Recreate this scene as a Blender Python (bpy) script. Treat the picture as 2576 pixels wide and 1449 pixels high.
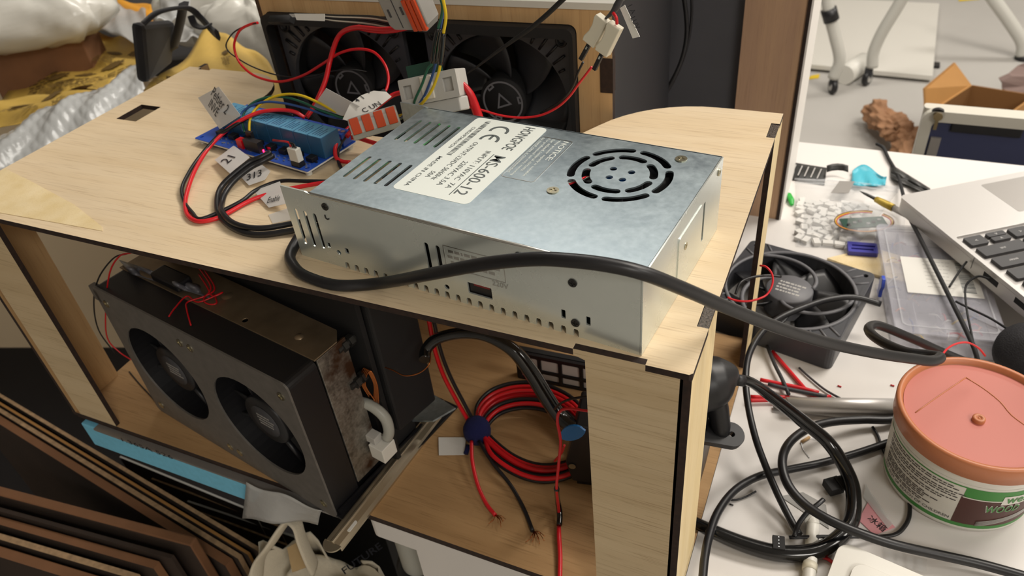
import bpy, bmesh, math, random
from mathutils import Vector, Matrix, Euler
from mathutils.geometry import tessellate_polygon
for o in list(bpy.data.objects): bpy.data.objects.remove(o)
SC = bpy.context.scene; COL = SC.collection
rad = math.radians; random.seed(7)
TOP = 0.966                       # height in metres of the plywood box's top surface; all modelling is in millimetres from its front right corner
# ---------------------------------------------------------------- camera
ROT = Matrix(((0.9113353, 0.40173952, -0.08985174), (0.18306668, -0.59099316, -0.78562947), (-0.36872017, 0.69952301, -0.61213805)))
CAM = Vector((43.903, -248.998, 248.446)); FPX = 1888.07
cam = bpy.data.cameras.new('camera'); camo = bpy.data.objects.new('camera', cam); COL.objects.link(camo)
cam.sensor_width = 36.0; cam.lens = FPX / 2576 * 36; cam.clip_start = 0.01; cam.clip_end = 50
mw = Matrix((ROT[0], -ROT[1], -ROT[2])).transposed().to_4x4(); mw.translation = Vector((CAM.x/1000, CAM.y/1000, CAM.z/1000 + TOP))
camo.matrix_world = mw; SC.camera = camo
cam.dof.use_dof = True; cam.dof.focus_distance = 0.42; cam.dof.aperture_fstop = 15.0
# ---------------------------------------------------------------- world, lights, exposure
SC.view_settings.view_transform = 'Standard'; SC.view_settings.look = 'None'; SC.view_settings.gamma = 1.0
SC.view_settings.use_curve_mapping = False; SC.view_settings.exposure = 0.72
wd = bpy.data.worlds.new('world'); SC.world = wd; wd.use_nodes = True
wd.node_tree.nodes['Background'].inputs[0].default_value = (0.9, 0.92, 1.0, 1); wd.node_tree.nodes['Background'].inputs[1].default_value = 0.2
def area(name, loc, sx, sy, watts, col, rot=(0, 0, 0)):
    l = bpy.data.lights.new(name, 'AREA'); l.shape = 'RECTANGLE'; l.size = sx; l.size_y = sy; l.energy = watts; l.color = col
    o = bpy.data.objects.new(name, l); COL.objects.link(o); o.location = loc; o.rotation_euler = rot; return o
area('ceiling_or_fill_panel', (-0.9, 1.9, 2.66), 1.2, 0.6, 17, (1.0, 0.95, 0.88))
area('ceiling_or_fill_panel', (0.9, 1.3, 2.66), 1.2, 0.6, 30, (1.0, 0.93, 0.84))
area('ceiling_or_fill_panel', (1.6, 3.4, 2.66), 1.2, 0.6, 26, (1.0, 0.95, 0.88))
area('ceiling_or_fill_panel', (2.4, 0.2, 2.66), 1.2, 0.6, 16, (1.0, 0.95, 0.88))
area('ceiling_or_fill_panel', (1.9, -1.5, 2.66), 1.2, 0.6, 22, (1.0, 0.95, 0.88))  # unseen fill lamp, added to brighten the faces turned to the front
# ---------------------------------------------------------------- projection helper: a pixel of the photograph and one known distance or height give a point
def P(u, v, ax='z', val=0.0):
    d = ROT.transposed() @ Vector(((u-1288)/FPX, (v-724.5)/FPX, 1.0))
    t = val if ax == 'd' else (val - CAM['xyz'.index(ax)]) / d['xyz'.index(ax)]
    return CAM + d * t
def Z2(x, y): return 450 + x/2.415, y/2.415
# ---------------------------------------------------------------- materials
MATS = {}
def srgb(h):
    if isinstance(h, str): h = [int(h[i:i+2], 16)/255 for i in (0, 2, 4)]
    return tuple((c/12.92 if c <= 0.04045 else ((c+0.055)/1.055)**2.4) for c in h) + (1.0,)
def mat(name, col, rough=0.5, metal=0.0, spec=0.5, alpha=None, emit=None, trans=None, coat=0.0, vary=0.0, scale=40, bump=0.0, sheen=0.0):
    if name in MATS: return MATS[name]
    m = bpy.data.materials.new(name); m.use_nodes = True; nt = m.node_tree; b = nt.nodes['Principled BSDF']
    c = srgb(col); b.inputs['Base Color'].default_value = c; b.inputs['Roughness'].default_value = rough; b.inputs['Metallic'].default_value = metal
    b.inputs['Specular IOR Level'].default_value = spec; b.inputs['Coat Weight'].default_value = coat; b.inputs['Sheen Weight'].default_value = sheen
    if alpha is not None: b.inputs['Alpha'].default_value = alpha
    if trans is not None: b.inputs['Transmission Weight'].default_value = trans
    if emit: b.inputs['Emission Color'].default_value = c; b.inputs['Emission Strength'].default_value = emit
    if vary or bump:
        tc = nt.nodes.new('ShaderNodeTexCoord'); n = nt.nodes.new('ShaderNodeTexNoise'); n.inputs['Scale'].default_value = scale; n.inputs['Detail'].default_value = 6
        nt.links.new(tc.outputs['Object'], n.inputs['Vector'])
        if vary:
            r = nt.nodes.new('ShaderNodeValToRGB'); r.color_ramp.elements[0].position = 0.3; r.color_ramp.elements[1].position = 0.7
            r.color_ramp.elements[0].color = tuple(x*(1-vary) for x in c[:3])+(1,); r.color_ramp.elements[1].color = tuple(min(1, x*(1+vary)) for x in c[:3])+(1,)
            nt.links.new(n.outputs['Fac'], r.inputs['Fac']); nt.links.new(r.outputs['Color'], b.inputs['Base Color'])
        if bump:
            bp = nt.nodes.new('ShaderNodeBump'); bp.inputs['Strength'].default_value = bump; bp.inputs['Distance'].default_value = 0.001
            nt.links.new(n.outputs['Fac'], bp.inputs['Height']); nt.links.new(bp.outputs['Normal'], b.inputs['Normal'])
    MATS[name] = m; return m
def wood(name, light, dark, pore, axis=0, rough=0.62, pores=0.5):
    """Plywood veneer: long soft bands and short dark pores, both drawn out along one axis."""
    m = bpy.data.materials.new(name); m.use_nodes = True; nt = m.node_tree; b = nt.nodes['Principled BSDF']; N = nt.nodes.new; L = nt.links.new
    tc = N('ShaderNodeTexCoord'); geo = N('ShaderNodeObjectInfo')
    def noise(along, across, detail, off):
        mp = N('ShaderNodeMapping'); s = [across]*3; s[axis] = along; mp.inputs['Scale'].default_value = s; mp.inputs['Location'].default_value = (off, off*1.7, off*.6)
        n = N('ShaderNodeTexNoise'); n.inputs['Scale'].default_value = 1.0; n.inputs['Detail'].default_value = detail; n.inputs['Roughness'].default_value = 0.6
        L(tc.outputs['Object'], mp.inputs['Vector']); L(mp.outputs['Vector'], n.inputs['Vector']); return n
    n1 = noise(3, 60, 4, 0.3); n2 = noise(30, 900, 3, 2.1); n3 = noise(6, 14, 3, 5.2)
    r1 = N('ShaderNodeValToRGB'); r1.color_ramp.elements[0].position = .32; r1.color_ramp.elements[1].position = .68
    r1.color_ramp.elements[0].color = srgb(dark); r1.color_ramp.elements[1].color = srgb(light); L(n1.outputs['Fac'], r1.inputs['Fac'])
    r2 = N('ShaderNodeValToRGB'); r2.color_ramp.elements[0].position = .30; r2.color_ramp.elements[1].position = .46
    r2.color_ramp.elements[0].color = (pores,)*3+(1,); r2.color_ramp.elements[1].color = (0, 0, 0, 1); L(n2.outputs['Fac'], r2.inputs['Fac'])
    mx = N('ShaderNodeMix'); mx.data_type = 'RGBA'; mx.inputs['B'].default_value = srgb(pore)
    L(r2.outputs['Color'], mx.inputs['Factor']); L(r1.outputs['Color'], mx.inputs['A'])
    hs = N('ShaderNodeHueSaturation'); mr = N('ShaderNodeMapRange'); mr.inputs['From Min'].default_value = .3; mr.inputs['From Max'].default_value = .7; mr.inputs['To Min'].default_value = .93; mr.inputs['To Max'].default_value = 1.06
    L(n3.outputs['Fac'], mr.inputs['Value']); L(mr.outputs['Result'], hs.inputs['Value']); L(mx.outputs['Result'], hs.inputs['Color']); L(hs.outputs['Color'], b.inputs['Base Color'])
    bp = N('ShaderNodeBump'); bp.inputs['Strength'].default_value = .15; bp.inputs['Distance'].default_value = .0004; L(n2.outputs['Fac'], bp.inputs['Height']); L(bp.outputs['Normal'], b.inputs['Normal'])
    b.inputs['Roughness'].default_value = rough; b.inputs['Specular IOR Level'].default_value = .3; MATS[name] = m; return m
def galv(name, c0, c1, rough0, rough1, scale=45, stain=None):
    """Zinc plate: metallic with cloudy spangle in colour and gloss."""
    m = bpy.data.materials.new(name); m.use_nodes = True; nt = m.node_tree; b = nt.nodes['Principled BSDF']; N = nt.nodes.new; L = nt.links.new
    tc = N('ShaderNodeTexCoord'); n = N('ShaderNodeTexNoise'); n.inputs['Scale'].default_value = scale; n.inputs['Detail'].default_value = 8; n.inputs['Roughness'].default_value = .65; n.inputs['Distortion'].default_value = .6
    n2 = N('ShaderNodeTexNoise'); n2.inputs['Scale'].default_value = scale*7; n2.inputs['Detail'].default_value = 4
    L(tc.outputs['Object'], n.inputs['Vector']); L(tc.outputs['Object'], n2.inputs['Vector'])
    mixf = N('ShaderNodeMath'); mixf.operation = 'MULTIPLY_ADD'; mixf.inputs[1].default_value = .35; L(n2.outputs['Fac'], mixf.inputs[0])
    sc = N('ShaderNodeMath'); sc.operation = 'MULTIPLY'; sc.inputs[1].default_value = .65; L(n.outputs['Fac'], sc.inputs[0]); L(sc.outputs[0], mixf.inputs[2])
    r = N('ShaderNodeValToRGB'); r.color_ramp.elements[0].position = .36; r.color_ramp.elements[1].position = .64
    r.color_ramp.elements[0].color = srgb(c0); r.color_ramp.elements[1].color = srgb(c1); L(mixf.outputs[0], r.inputs['Fac'])
    out = r.outputs['Color']
    if stain:
        n3 = N('ShaderNodeTexNoise'); n3.inputs['Scale'].default_value = 38; n3.inputs['Detail'].default_value = 7; L(tc.outputs['Object'], n3.inputs['Vector'])
        r3 = N('ShaderNodeValToRGB'); r3.color_ramp.elements[0].position = .56; r3.color_ramp.elements[1].position = .68; L(n3.outputs['Fac'], r3.inputs['Fac'])
        mx = N('ShaderNodeMix'); mx.data_type = 'RGBA'; mx.inputs['B'].default_value = srgb(stain); L(r3.outputs['Color'], mx.inputs['Factor']); L(out, mx.inputs['A']); out = mx.outputs['Result']
    L(out, b.inputs['Base Color'])
    mr = N('ShaderNodeMapRange'); mr.inputs['From Min'].default_value = .3; mr.inputs['From Max'].default_value = .7; mr.inputs['To Min'].default_value = rough0; mr.inputs['To Max'].default_value = rough1
    L(mixf.outputs[0], mr.inputs['Value']); L(mr.outputs['Result'], b.inputs['Roughness'])
    b.inputs['Metallic'].default_value = .6 if name == 'zinc_side' else .88; MATS[name] = m; return m
wood('ply_top', 'e6d2b2', 'dfc8a4', 'b39672', 0, pores=.42); wood('ply_shade', 'd0bc9a', 'c4ae8a', '947a58', 0, pores=.5); wood('ply_floor_shaded', 'b89468', 'a8845a', '82623e', 0, pores=.5)  # front posts and floor board: same plywood with shade put into the colour
wood('ply_side', 'ead7ae', 'dfc896', 'c0a478', 2, pores=.25); wood('ply_brown', 'c8a482', 'b6947a', '8c6e58', 2, pores=.3)
wood('ply_tan', 'c9a679', 'b89467', '8f6c48', 2, pores=.35)
mat('burnt', '2a1a12', .8, vary=.5, scale=300); mat('burnt_soft', '4a3424', .8, vary=.4, scale=200)
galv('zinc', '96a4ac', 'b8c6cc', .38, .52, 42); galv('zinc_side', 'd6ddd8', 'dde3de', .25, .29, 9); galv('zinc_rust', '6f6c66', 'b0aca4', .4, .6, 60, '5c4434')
mat('steel', 'c8c8c4', .28, .95); mat('nickel', 'c4b8a0', .34, .9); mat('dark_steel', '3d3d3c', .45, .7, vary=.2, scale=60)
mat('grey_paint', '6b6762', .55, .25, vary=.12, scale=120); mat('brown_metal', '94836c', .32, .75, vary=.18, scale=60)
mat('black_plastic', '17171a', .42); mat('black_matte', '121214', .7); mat('black_gloss', '0c0d0f', .14, coat=.3); mat('black_cable', '18181b', .38)
mat('black_rubber', '1c1c1f', .5); mat('charcoal', '2a2b2f', .5); mat('dark_grey', '3c3c40', .5); mat('fan_grey', '66666a', .5); mat('fan_black', '3a3b40', .42); mat('mark_grey', '77777c', .5); mat('navy', '10164a', .95, bump=.6, scale=900)
mat('red_wire', 'c8141e', .34); mat('red_bright', 'd6202a', .34); mat('yellow_wire', 'd8b818', .38); mat('green_wire', '1a5a44', .4); mat('blue_wire', '2d4f8a', .4); mat('brown_wire', '7a4a2e', .45)
mat('white_plastic', 'dedcd4', .4); mat('off_white', 'd6d0c2', .42); mat('ivory', 'd8d2bf', .45); mat('grey_plastic', '94928e', .42); mat('light_grey', 'b9b7b2', .42)
mat('orange_lever', 'c8461a', .4); mat('edge_white', 'ece8e2', .5); mat('paper', 'd8d6d0', .7); mat('ink', '24242a', .6); mat('label_grey', '5d6464', .6); mat('label_white', 'e8eee8', .5)
mat('desk_white', 'dcd8d4', .38, vary=.02, scale=8); mat('desk_edge', 'b6b2ac', .5); mat('leg_grey', 'a4a49c', .4); mat('leg_white', 'c4c3bc', .42)
mat('pcb_blue', '2450b4', .35); mat('relay_blue_lit', '5c9cc0', .32, coat=.15); mat('relay_shade_and_print', '2c5c82', .38); mat('solder', 'c8ccd0', .25, .9)  # relay tops and sides: one blue, its light and shade in the colours
mat('copper', 'b06a3c', .3, 1.0); mat('dark_red', '7a1620', .4); mat('smoky', '66666c', .3, alpha=.9, bump=.8, scale=80); mat('glue_speck', '4a4038', .4, vary=.9, scale=900, bump=.5); mat('led_red', 'ff1030', .4, emit=14); mat('led_green', '10ff20', .4, emit=5)
mat('clear_tape', 'dcdcda', .35, alpha=.4); mat('tape_matte', 'e6e4e2', .55, alpha=.72)
mat('glass_plastic', 'eef0f4', .12, alpha=.22); mat('case_clear', 'dcdce6', .2, alpha=.24); mat('bag_clear', 'e8eaec', .2, alpha=.13, bump=.8, scale=60, spec=.3)
mat('bubble', 'c2c4c4', .14, alpha=.8, bump=1.0, scale=130); mat('bag_white', 'd6d4cc', .25, bump=.6, scale=30, spec=.6); mat('bag_crinkle', 'c6c6c4', .2, alpha=.7, bump=1.0, scale=60)
mat('mailer_yellow', 'c8a650', .5, vary=.06, scale=12); mat('mailer_orange', 'e09a1c', .45); mat('print_brown', '6a5224', .6)
mat('foam_blue', '74c0e0', .8, vary=.05, scale=200); mat('cardboard', '80583a', .8, vary=.1, scale=30); mat('card_edge', 'a88a68', .85, vary=.25, scale=150); mat('card_shaded', '32251c', .85, vary=.15, scale=20)  # faces and brown edges of the leaning cards: deep shade put into the colour
mat('kraft', '9a7252', .75, vary=.12, scale=20, bump=.4); mat('kraft_box', 'a5773f', .75, vary=.05, scale=12); mat('kraft_in', '80592f', .8)
mat('canvas', 'd3c9b4', .9, bump=.5, scale=700, vary=.04); mat('canvas_tan', 'b79c72', .9)
mat('black_cloth', '16151a', .9, sheen=.2); mat('grey_felt', '55555a', .85, vary=.15, scale=6); mat('gold_foil', 'b49a3a', .4, .3)
mat('lid_orange', 'c07850', .42); mat('lid_pink', 'bf6c5e', .5); mat('print_green', '3f8a3c', .45); mat('print_maroon', '4f2a24', .45); mat('print_text', '4a4442', .6)
mat('alu', 'ccc9c6', .38, .45); mat('alu_dark', 'a4a09c', .4, .6); mat('key_dark', '3a393b', .5); mat('key_print', 'c2c0be', .6); mat('pink_paper', 'e3a0a6', .8)
mat('pcb_green', '1f4438', .35); mat('clip_blue', '3f3f9e', .35); mat('clip_royal', '3450c0', .3); mat('cyan_bag', '4fb8cc', .35, alpha=.9); mat('green_bit', '22a83a', .4)
mat('floor_grey', 'aeaba6', .55, vary=.04, scale=3); mat('wall_white', 'cfc9c0', .8); mat('ceiling_white', 'd8d6d2', .9); mat('beige', 'e6d2b2', .8); mat('dark_floor', '131012', .9)
mat('navy_panel', '363c5c', .35); mat('trim_white', 'c8c4b8', .4); mat('brass', '9a8a6a', .35, .9); mat('headset', '17161b', .75, bump=.7, scale=900)
mat('royal_blue', '1f6fb4', .4); mat('screw_zinc', 'bcb69e', .3, .95); mat('white_board', 'cfccc4', .5); mat('sock_pink', '84706a', .9)
# ---------------------------------------------------------------- mesh builder (millimetres in, metres out)
class MB:
    def __init__(s): s.v = []; s.f = []; s.m = []; s.sm = []; s.cm = 0
    def add(s, vs, fs, smooth=False):
        o = len(s.v); s.v += [Vector(v) for v in vs]
        for f in fs: s.f.append(tuple(i+o for i in f)); s.m.append(s.cm); s.sm.append(smooth)
        return s
    def box(s, a, b):
        (x0, y0, z0), (x1, y1, z1) = a, b
        return s.add([(x0,y0,z0),(x1,y0,z0),(x1,y1,z0),(x0,y1,z0),(x0,y0,z1),(x1,y0,z1),(x1,y1,z1),(x0,y1,z1)],
                     [(3,2,1,0),(4,5,6,7),(0,1,5,4),(1,2,6,5),(2,3,7,6),(3,0,4,7)])
    def bx(s, c, d): return s.box([c[i]-d[i]/2 for i in range(3)], [c[i]+d[i]/2 for i in range(3)])
    def plate(s, outer, holes=(), z0=0.0, z1=1.0):
        """Flat sheet with real holes, lying in XY between z0 and z1."""
        loops = [list(outer)] + [list(h) for h in holes]; flat = [p for l in loops for p in l]; n = len(flat)
        tris = tessellate_polygon([[Vector((p[0], p[1], 0)) for p in l] for l in loops]); fs = []
        for t in tris:
            a, b, c = (flat[i] for i in t)
            if (b[0]-a[0])*(c[1]-a[1])-(b[1]-a[1])*(c[0]-a[0]) < 0: t = (t[0], t[2], t[1])
            fs.append(tuple(i+n for i in t)); fs.append((t[2], t[1], t[0]))
        k = 0
        for li, l in enumerate(loops):
            ar = sum(l[i][0]*l[(i+1)%len(l)][1]-l[(i+1)%len(l)][0]*l[i][1] for i in range(len(l))); ccw = (ar > 0) == (li == 0)
            for i in range(len(l)):
                a = k+i; b = k+(i+1) % len(l); fs.append((a, b, b+n, a+n) if ccw else (b, a, a+n, b+n))
            k += len(l)
        return s.add([(p[0], p[1], z0) for p in flat]+[(p[0], p[1], z1) for p in flat], fs)
    def ring(s, pts_list, closed=False, caps=True, smooth=True):
        n = len(pts_list[0]); vs = [p for r in pts_list for p in r]; fs = []; m = len(pts_list)
        for i in range(m if closed else m-1):
            j = (i+1) % m
            for k in range(n): fs.append((i*n+k, i*n+(k+1)%n, j*n+(k+1)%n, j*n+k))
        s.add(vs, fs, smooth)
        if caps and not closed: o = len(s.v)-len(vs); s.f += [tuple(o+k for k in reversed(range(n))), tuple(o+(m-1)*n+k for k in range(n))]; s.m += [s.cm]*2; s.sm += [False]*2
        return s
    def tube(s, pts, r, n=8, closed=False, sub=6, flat=1.0, caps=True):
        pts = [Vector(p) for p in pts]; rs = r if isinstance(r, (list, tuple)) else [r]*len(pts)
        if sub > 1 and len(pts) > 2: pts, rs = spline(pts, rs, sub, closed)
        rings = []; N = len(pts); up = None
        for i, p in enumerate(pts):
            t = (pts[(i+1) % N] - pts[i-1]) if closed else (pts[min(i+1, N-1)] - pts[max(i-1, 0)])
            if t.length < 1e-9: t = Vector((0, 0, 1))
            t.normalize()
            if up is None: up = Vector((0, 0, 1)) if abs(t.z) < .9 else Vector((1, 0, 0))
            a = t.cross(up)
            if a.length < 1e-6: a = t.cross(Vector((1, 0, 0)))
            a.normalize(); b = a.cross(t).normalized(); up = b
            rings.append([p + a*(rs[i]*math.cos(2*math.pi*k/n)) + b*(rs[i]*flat*math.sin(2*math.pi*k/n)) for k in range(n)])
        return s.ring(rings, closed, caps)
    def lathe(s, prof, n=32, c=(0, 0, 0), smooth=True, a0=0.0, a1=2*math.pi):
        full = abs(a1-a0-2*math.pi) < 1e-6; m = n if full else n+1
        vs = [(c[0]+r*math.cos(a0+(a1-a0)*k/n), c[1]+r*math.sin(a0+(a1-a0)*k/n), c[2]+z) for r, z in prof for k in range(m)]; fs = []
        for i in range(len(prof)-1):
            for k in range(n): k2 = (k+1) % m; fs.append((i*m+k, i*m+k2, (i+1)*m+k2, (i+1)*m+k))
        return s.add(vs, fs, smooth)
    def cyl(s, c, r, h, n=24, smooth=True):
        s.lathe([(r, 0), (r, h)], n, c, smooth); s.lathe([(0.001, 0), (r, 0)][::-1], n, c, False); return s.lathe([(r, h), (0.001, h)], n, c, False)
    def grid(s, fn, nu, nv, smooth=True, thick=0.0):
        vs = [Vector(fn(i/nu, j/nv)) for i in range(nu+1) for j in range(nv+1)]; w = nv+1
        fs = [(i*w+j, (i+1)*w+j, (i+1)*w+j+1, i*w+j+1) for i in range(nu) for j in range(nv)]
        if not thick: return s.add(vs, fs, smooth)
        nn = len(vs); nor = [Vector((0, 0, 0)) for _ in vs]
        for f in fs:
            q = (vs[f[1]]-vs[f[0]]).cross(vs[f[3]]-vs[f[0]])
            for i in f: nor[i] += q
        vs2 = [v - n.normalized()*thick if n.length else v for v, n in zip(vs, nor)]
        fs2 = fs + [tuple(i+nn for i in reversed(f)) for f in fs]
        edge = [(i*w) for i in range(nu+1)] + [nu*w+j for j in range(1, nv+1)] + [i*w+nv for i in range(nu-1, -1, -1)] + [j for j in range(nv-1, 0, -1)]
        for a, b in zip(edge, edge[1:]+edge[:1]): fs2.append((b, a, a+nn, b+nn))
        return s.add(vs+vs2, fs2, smooth)
    def quad(s, a, b, c, d, thick=0.4):
        a, b, c, d = map(Vector, (a, b, c, d)); n = (b-a).cross(d-a).normalized()*thick
        return s.add([a, b, c, d, a-n, b-n, c-n, d-n], [(0,1,2,3),(7,6,5,4),(1,0,4,5),(2,1,5,6),(3,2,6,7),(0,3,7,4)])
    def text(s, body, w=None, h=None, M=None, depth=0.15, align='LEFT', res=2, cyl=None):
        """Lettering as thin raised print, fitted to width w and height h."""
        vs, fs = glyphs(body, res); xs = [v[0] for v in vs]; ys = [v[1] for v in vs]
        if not xs: return s
        x0, x1, y0, y1 = min(xs), max(xs), min(ys), max(ys); sy = h/(y1-y0) if h else w/(x1-x0); sx = w/(x1-x0) if w else sy
        out = []
        for x, y in vs: out.append(((x-x0)*sx - (0 if align == 'LEFT' else (x1-x0)*sx/2), (y-y0)*sy, depth))
        if cyl: out = [cyl(*p) for p in out]
        if M: out = [M @ Vector(p) for p in out]
        return s.add(out, fs)
    def xf(s, M, start=0):
        for i in range(start, len(s.v)): s.v[i] = M @ s.v[i]
        if M.determinant() < 0: s.f = [tuple(reversed(f)) for f in s.f]
        return s
    def n(s): return len(s.v)
    def mesh(s, name, mats, off=None):
        off = off or Vector((0, 0, 0)); me = bpy.data.meshes.new(name); me.from_pydata([tuple((v-off)*.001) for v in s.v], [], s.f)
        for m in (mats if isinstance(mats, (list, tuple)) else [mats]): me.materials.append(MATS[m])
        me.polygons.foreach_set('material_index', s.m); me.polygons.foreach_set('use_smooth', s.sm); me.update(); return me
def scribble(b, x0, y0, w, rows, pitch, h, z, seed=1, M=None):
    """Rows of print too small to read, as short raised dashes."""
    rr = random.Random(seed); k = b.n()
    for r in range(rows):
        x = x0+rr.uniform(0, w*.08)
        while x < x0+w*rr.uniform(.8, 1): l = rr.uniform(.7, 2.2)*h; b.box((x, y0-r*pitch, z), (x+l, y0-r*pitch+h, z+.12)); x += l+h*.4
    if M: b.xf(M, k)
    return b
GL = {}
def glyphs(body, res):
    if (body, res) not in GL:
        c = bpy.data.curves.new('lettering', 'FONT'); c.body = body.strip('*'); c.resolution_u = res; c.offset = 0.009 if body.startswith('*') else .004; o = bpy.data.objects.new('lettering', c)
        me = o.to_mesh(); GL[(body, res)] = ([(v.co.x, v.co.y) for v in me.vertices], [tuple(p.vertices) for p in me.polygons]); o.to_mesh_clear()
        bpy.data.objects.remove(o); bpy.data.curves.remove(c)
    return GL[(body, res)]
def spline(pts, rs, sub, closed=False):
    n = len(pts); out = []; ro = []
    for i in range(n if closed else n-1):
        p = [pts[(i+k) % n] if closed else pts[max(0, min(n-1, i+k))] for k in (-1, 0, 1, 2)]
        if not closed:
            if i == 0: p[0] = p[1]*2-p[2]
            if i == n-2: p[3] = p[2]*2-p[1]
        for k in range(sub):
            t = k/sub; t2 = t*t; t3 = t2*t
            out.append((p[1]*2+(p[2]-p[0])*t+(p[0]*2-p[1]*5+p[2]*4-p[3])*t2+(p[1]*3-p[0]-p[2]*3+p[3])*t3)*.5); ro.append(rs[i]*(1-t)+rs[(i+1) % n]*t)
    if not closed: out.append(pts[-1]); ro.append(rs[-1])
    return out, ro
def W(p): return Vector((p[0]/1000, p[1]/1000, p[2]/1000+TOP))
def tag(o, label, cat, group=None, kind=None):
    if label: o['label'] = label
    if cat: o['category'] = cat
    if group: o['group'] = group
    if kind: o['kind'] = kind
    return o
def bevel(o, w=.5, seg=2):
    b = o.modifiers.new('bevel', 'BEVEL'); b.width = w/1000; b.segments = seg; b.limit_method = 'ANGLE'; b.angle_limit = rad(40); return o
class Thing:
    def __init__(s, name, label, cat, loc=(0, 0, 0), rz=0.0, rot=None, group=None):
        s.o = bpy.data.objects.new(name, None); COL.objects.link(s.o); s.o.empty_display_size = .01
        s.R = rot.to_matrix() if isinstance(rot, Euler) else (rot.to_3x3() if rot is not None else Matrix.Rotation(rad(rz), 3, 'Z'))
        m = s.R.to_4x4(); m.translation = W(loc); s.o.matrix_world = m; s.loc = Vector(loc); tag(s.o, label, cat, group)
    def L(s, p): return s.R.transposed() @ (Vector(p) - s.loc)          # box millimetres -> this thing's own millimetres
    def part(s, name, mb, mats, parent=None, label=None, bev=0, kind=None):
        o = bpy.data.objects.new(name, mb.mesh(name, mats) if isinstance(mb, MB) else mb); COL.objects.link(o); o.parent = parent or s.o
        if label: o['label'] = label
        if kind: o['kind'] = kind
        if bev: bevel(o, bev)
        return o
    def wpart(s, name, mb, mats, parent=None, **k):                     # mesh given in box millimetres
        mb.v = [s.L(v) for v in mb.v]; return s.part(name, mb, mats, parent, **k)
def single(name, label, cat, mb, mats, group=None, kind=None, bev=0):
    xs = [v.x for v in mb.v]; ys = [v.y for v in mb.v]; zs = [v.z for v in mb.v]
    c = Vector(((min(xs)+max(xs))/2, (min(ys)+max(ys))/2, min(zs)))
    o = bpy.data.objects.new(name, mb.mesh(name, mats, c)); COL.objects.link(o); o.location = W(c); tag(o, label, cat, group, kind)
    if bev: bevel(o, bev)
    return o
def part_of(o, name, mb, mats, label=None, bev=0):                      # part of a single() thing, mesh in box millimetres
    off = Vector(((o.location.x)*1000, o.location.y*1000, (o.location.z-TOP)*1000))
    c = bpy.data.objects.new(name, mb.mesh(name, mats, off)); COL.objects.link(c); c.parent = o
    if label: c['label'] = label
    if bev: bevel(c, bev)
    return c
def cable(name, label, cat, pts, r, m, n=8, sub=6, group=None, flat=1.0):
    return single(name, label, cat, MB().tube(pts, r, n, False, sub, flat), m, group)
def struct(name, mb, m):
    o = single(name, None, None, mb, m, kind='structure'); return o
def circle(cx, cy, r, n=20, a0=0.0): return [(cx+r*math.cos(a0+2*math.pi*k/n), cy+r*math.sin(a0+2*math.pi*k/n)) for k in range(n)]
def slot(x0, y0, x1, y1, w, n=5):
    a = math.atan2(y1-y0, x1-x0); o = []
    for k in range(n+1): t = a-math.pi/2+math.pi*k/n; o.append((x1+w/2*math.cos(t), y1+w/2*math.sin(t)))
    for k in range(n+1): t = a+math.pi/2+math.pi*k/n; o.append((x0+w/2*math.cos(t), y0+w/2*math.sin(t)))
    return o
def arcslot(cx, cy, r0, r1, a0, a1, n=10):
    rm = (r0+r1)/2; hw = (r1-r0)/2; d = math.degrees(hw/rm)*.9; a0 += d; a1 -= d; o = []
    for k in range(n+1): t = rad(a0+(a1-a0)*k/n); o.append((cx+r1*math.cos(t), cy+r1*math.sin(t)))
    for k in range(1, 5): t = rad(a1)+math.pi*k/5; o.append((cx+rm*math.cos(rad(a1))+hw*math.cos(t), cy+rm*math.sin(rad(a1))+hw*math.sin(t)))
    for k in range(n+1): t = rad(a1+(a0-a1)*k/n); o.append((cx+r0*math.cos(t), cy+r0*math.sin(t)))
    for k in range(1, 5): t = rad(a0)+math.pi+math.pi*k/5; o.append((cx+rm*math.cos(rad(a0))+hw*math.cos(t), cy+rm*math.sin(rad(a0))+hw*math.sin(t)))
    return o
def rrect(x0, y0, x1, y1, r, n=4):
    o = []
    for cx, cy, a in ((x1-r, y0+r, -90), (x1-r, y1-r, 0), (x0+r, y1-r, 90), (x0+r, y0+r, 180)):
        for k in range(n+1): t = rad(a+90*k/n); o.append((cx+r*math.cos(t), cy+r*math.sin(t)))
    return o
def frame_of(c, xdir, up):
    """Matrix whose X runs along xdir and whose Z is as near up as it can be."""
    x = Vector(xdir).normalized(); z = (Vector(up) - x*Vector(up).dot(x)).normalized(); y = z.cross(x); m = Matrix((x, y, z)).transposed().to_4x4(); m.translation = Vector(c); return m
XZ = Matrix(((1, 0, 0, 0), (0, 0, -1, 0), (0, 1, 0, 0), (0, 0, 0, 1)))   # drawing in XY -> upright, seen from the front (-Y)
YZ = Matrix(((0, 0, 1, 0), (1, 0, 0, 0), (0, 1, 0, 0), (0, 0, 0, 1)))    # drawing in XY -> upright, facing +X
def screw(t, M, r=3.0, m='screw_zinc', parent=None, name='screw'):
    b = MB(); b.lathe([(r, 0), (r, .5), (r*.7, 1.1), (.01, 1.3)], 14); o = b.n(); b.xf(M); h = t.part(name, b, m, parent)
    return h
def crosshead(b, M, r=3.0):                                            # screw head with a real cross recess, added to b
    k = b.n(); cr = r*.62; w = r*.16; cross = [(w,w),(w,cr),(-w,cr),(-w,w),(-cr,w),(-cr,-w),(-w,-w),(-w,-cr),(w,-cr),(w,-w),(cr,-w),(cr,w)]
    b.plate(circle(0, 0, r, 16), [cross], .2, .6); b.plate(circle(0, 0, r*.98, 16), (), 0, .2); b.xf(M, k); return b
T_ = Matrix.Translation
def RZ(d): return Matrix.Rotation(rad(d), 4, 'Z')
def RX(d): return Matrix.Rotation(rad(d), 4, 'X')
def RY(d): return Matrix.Rotation(rad(d), 4, 'Y')
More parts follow.
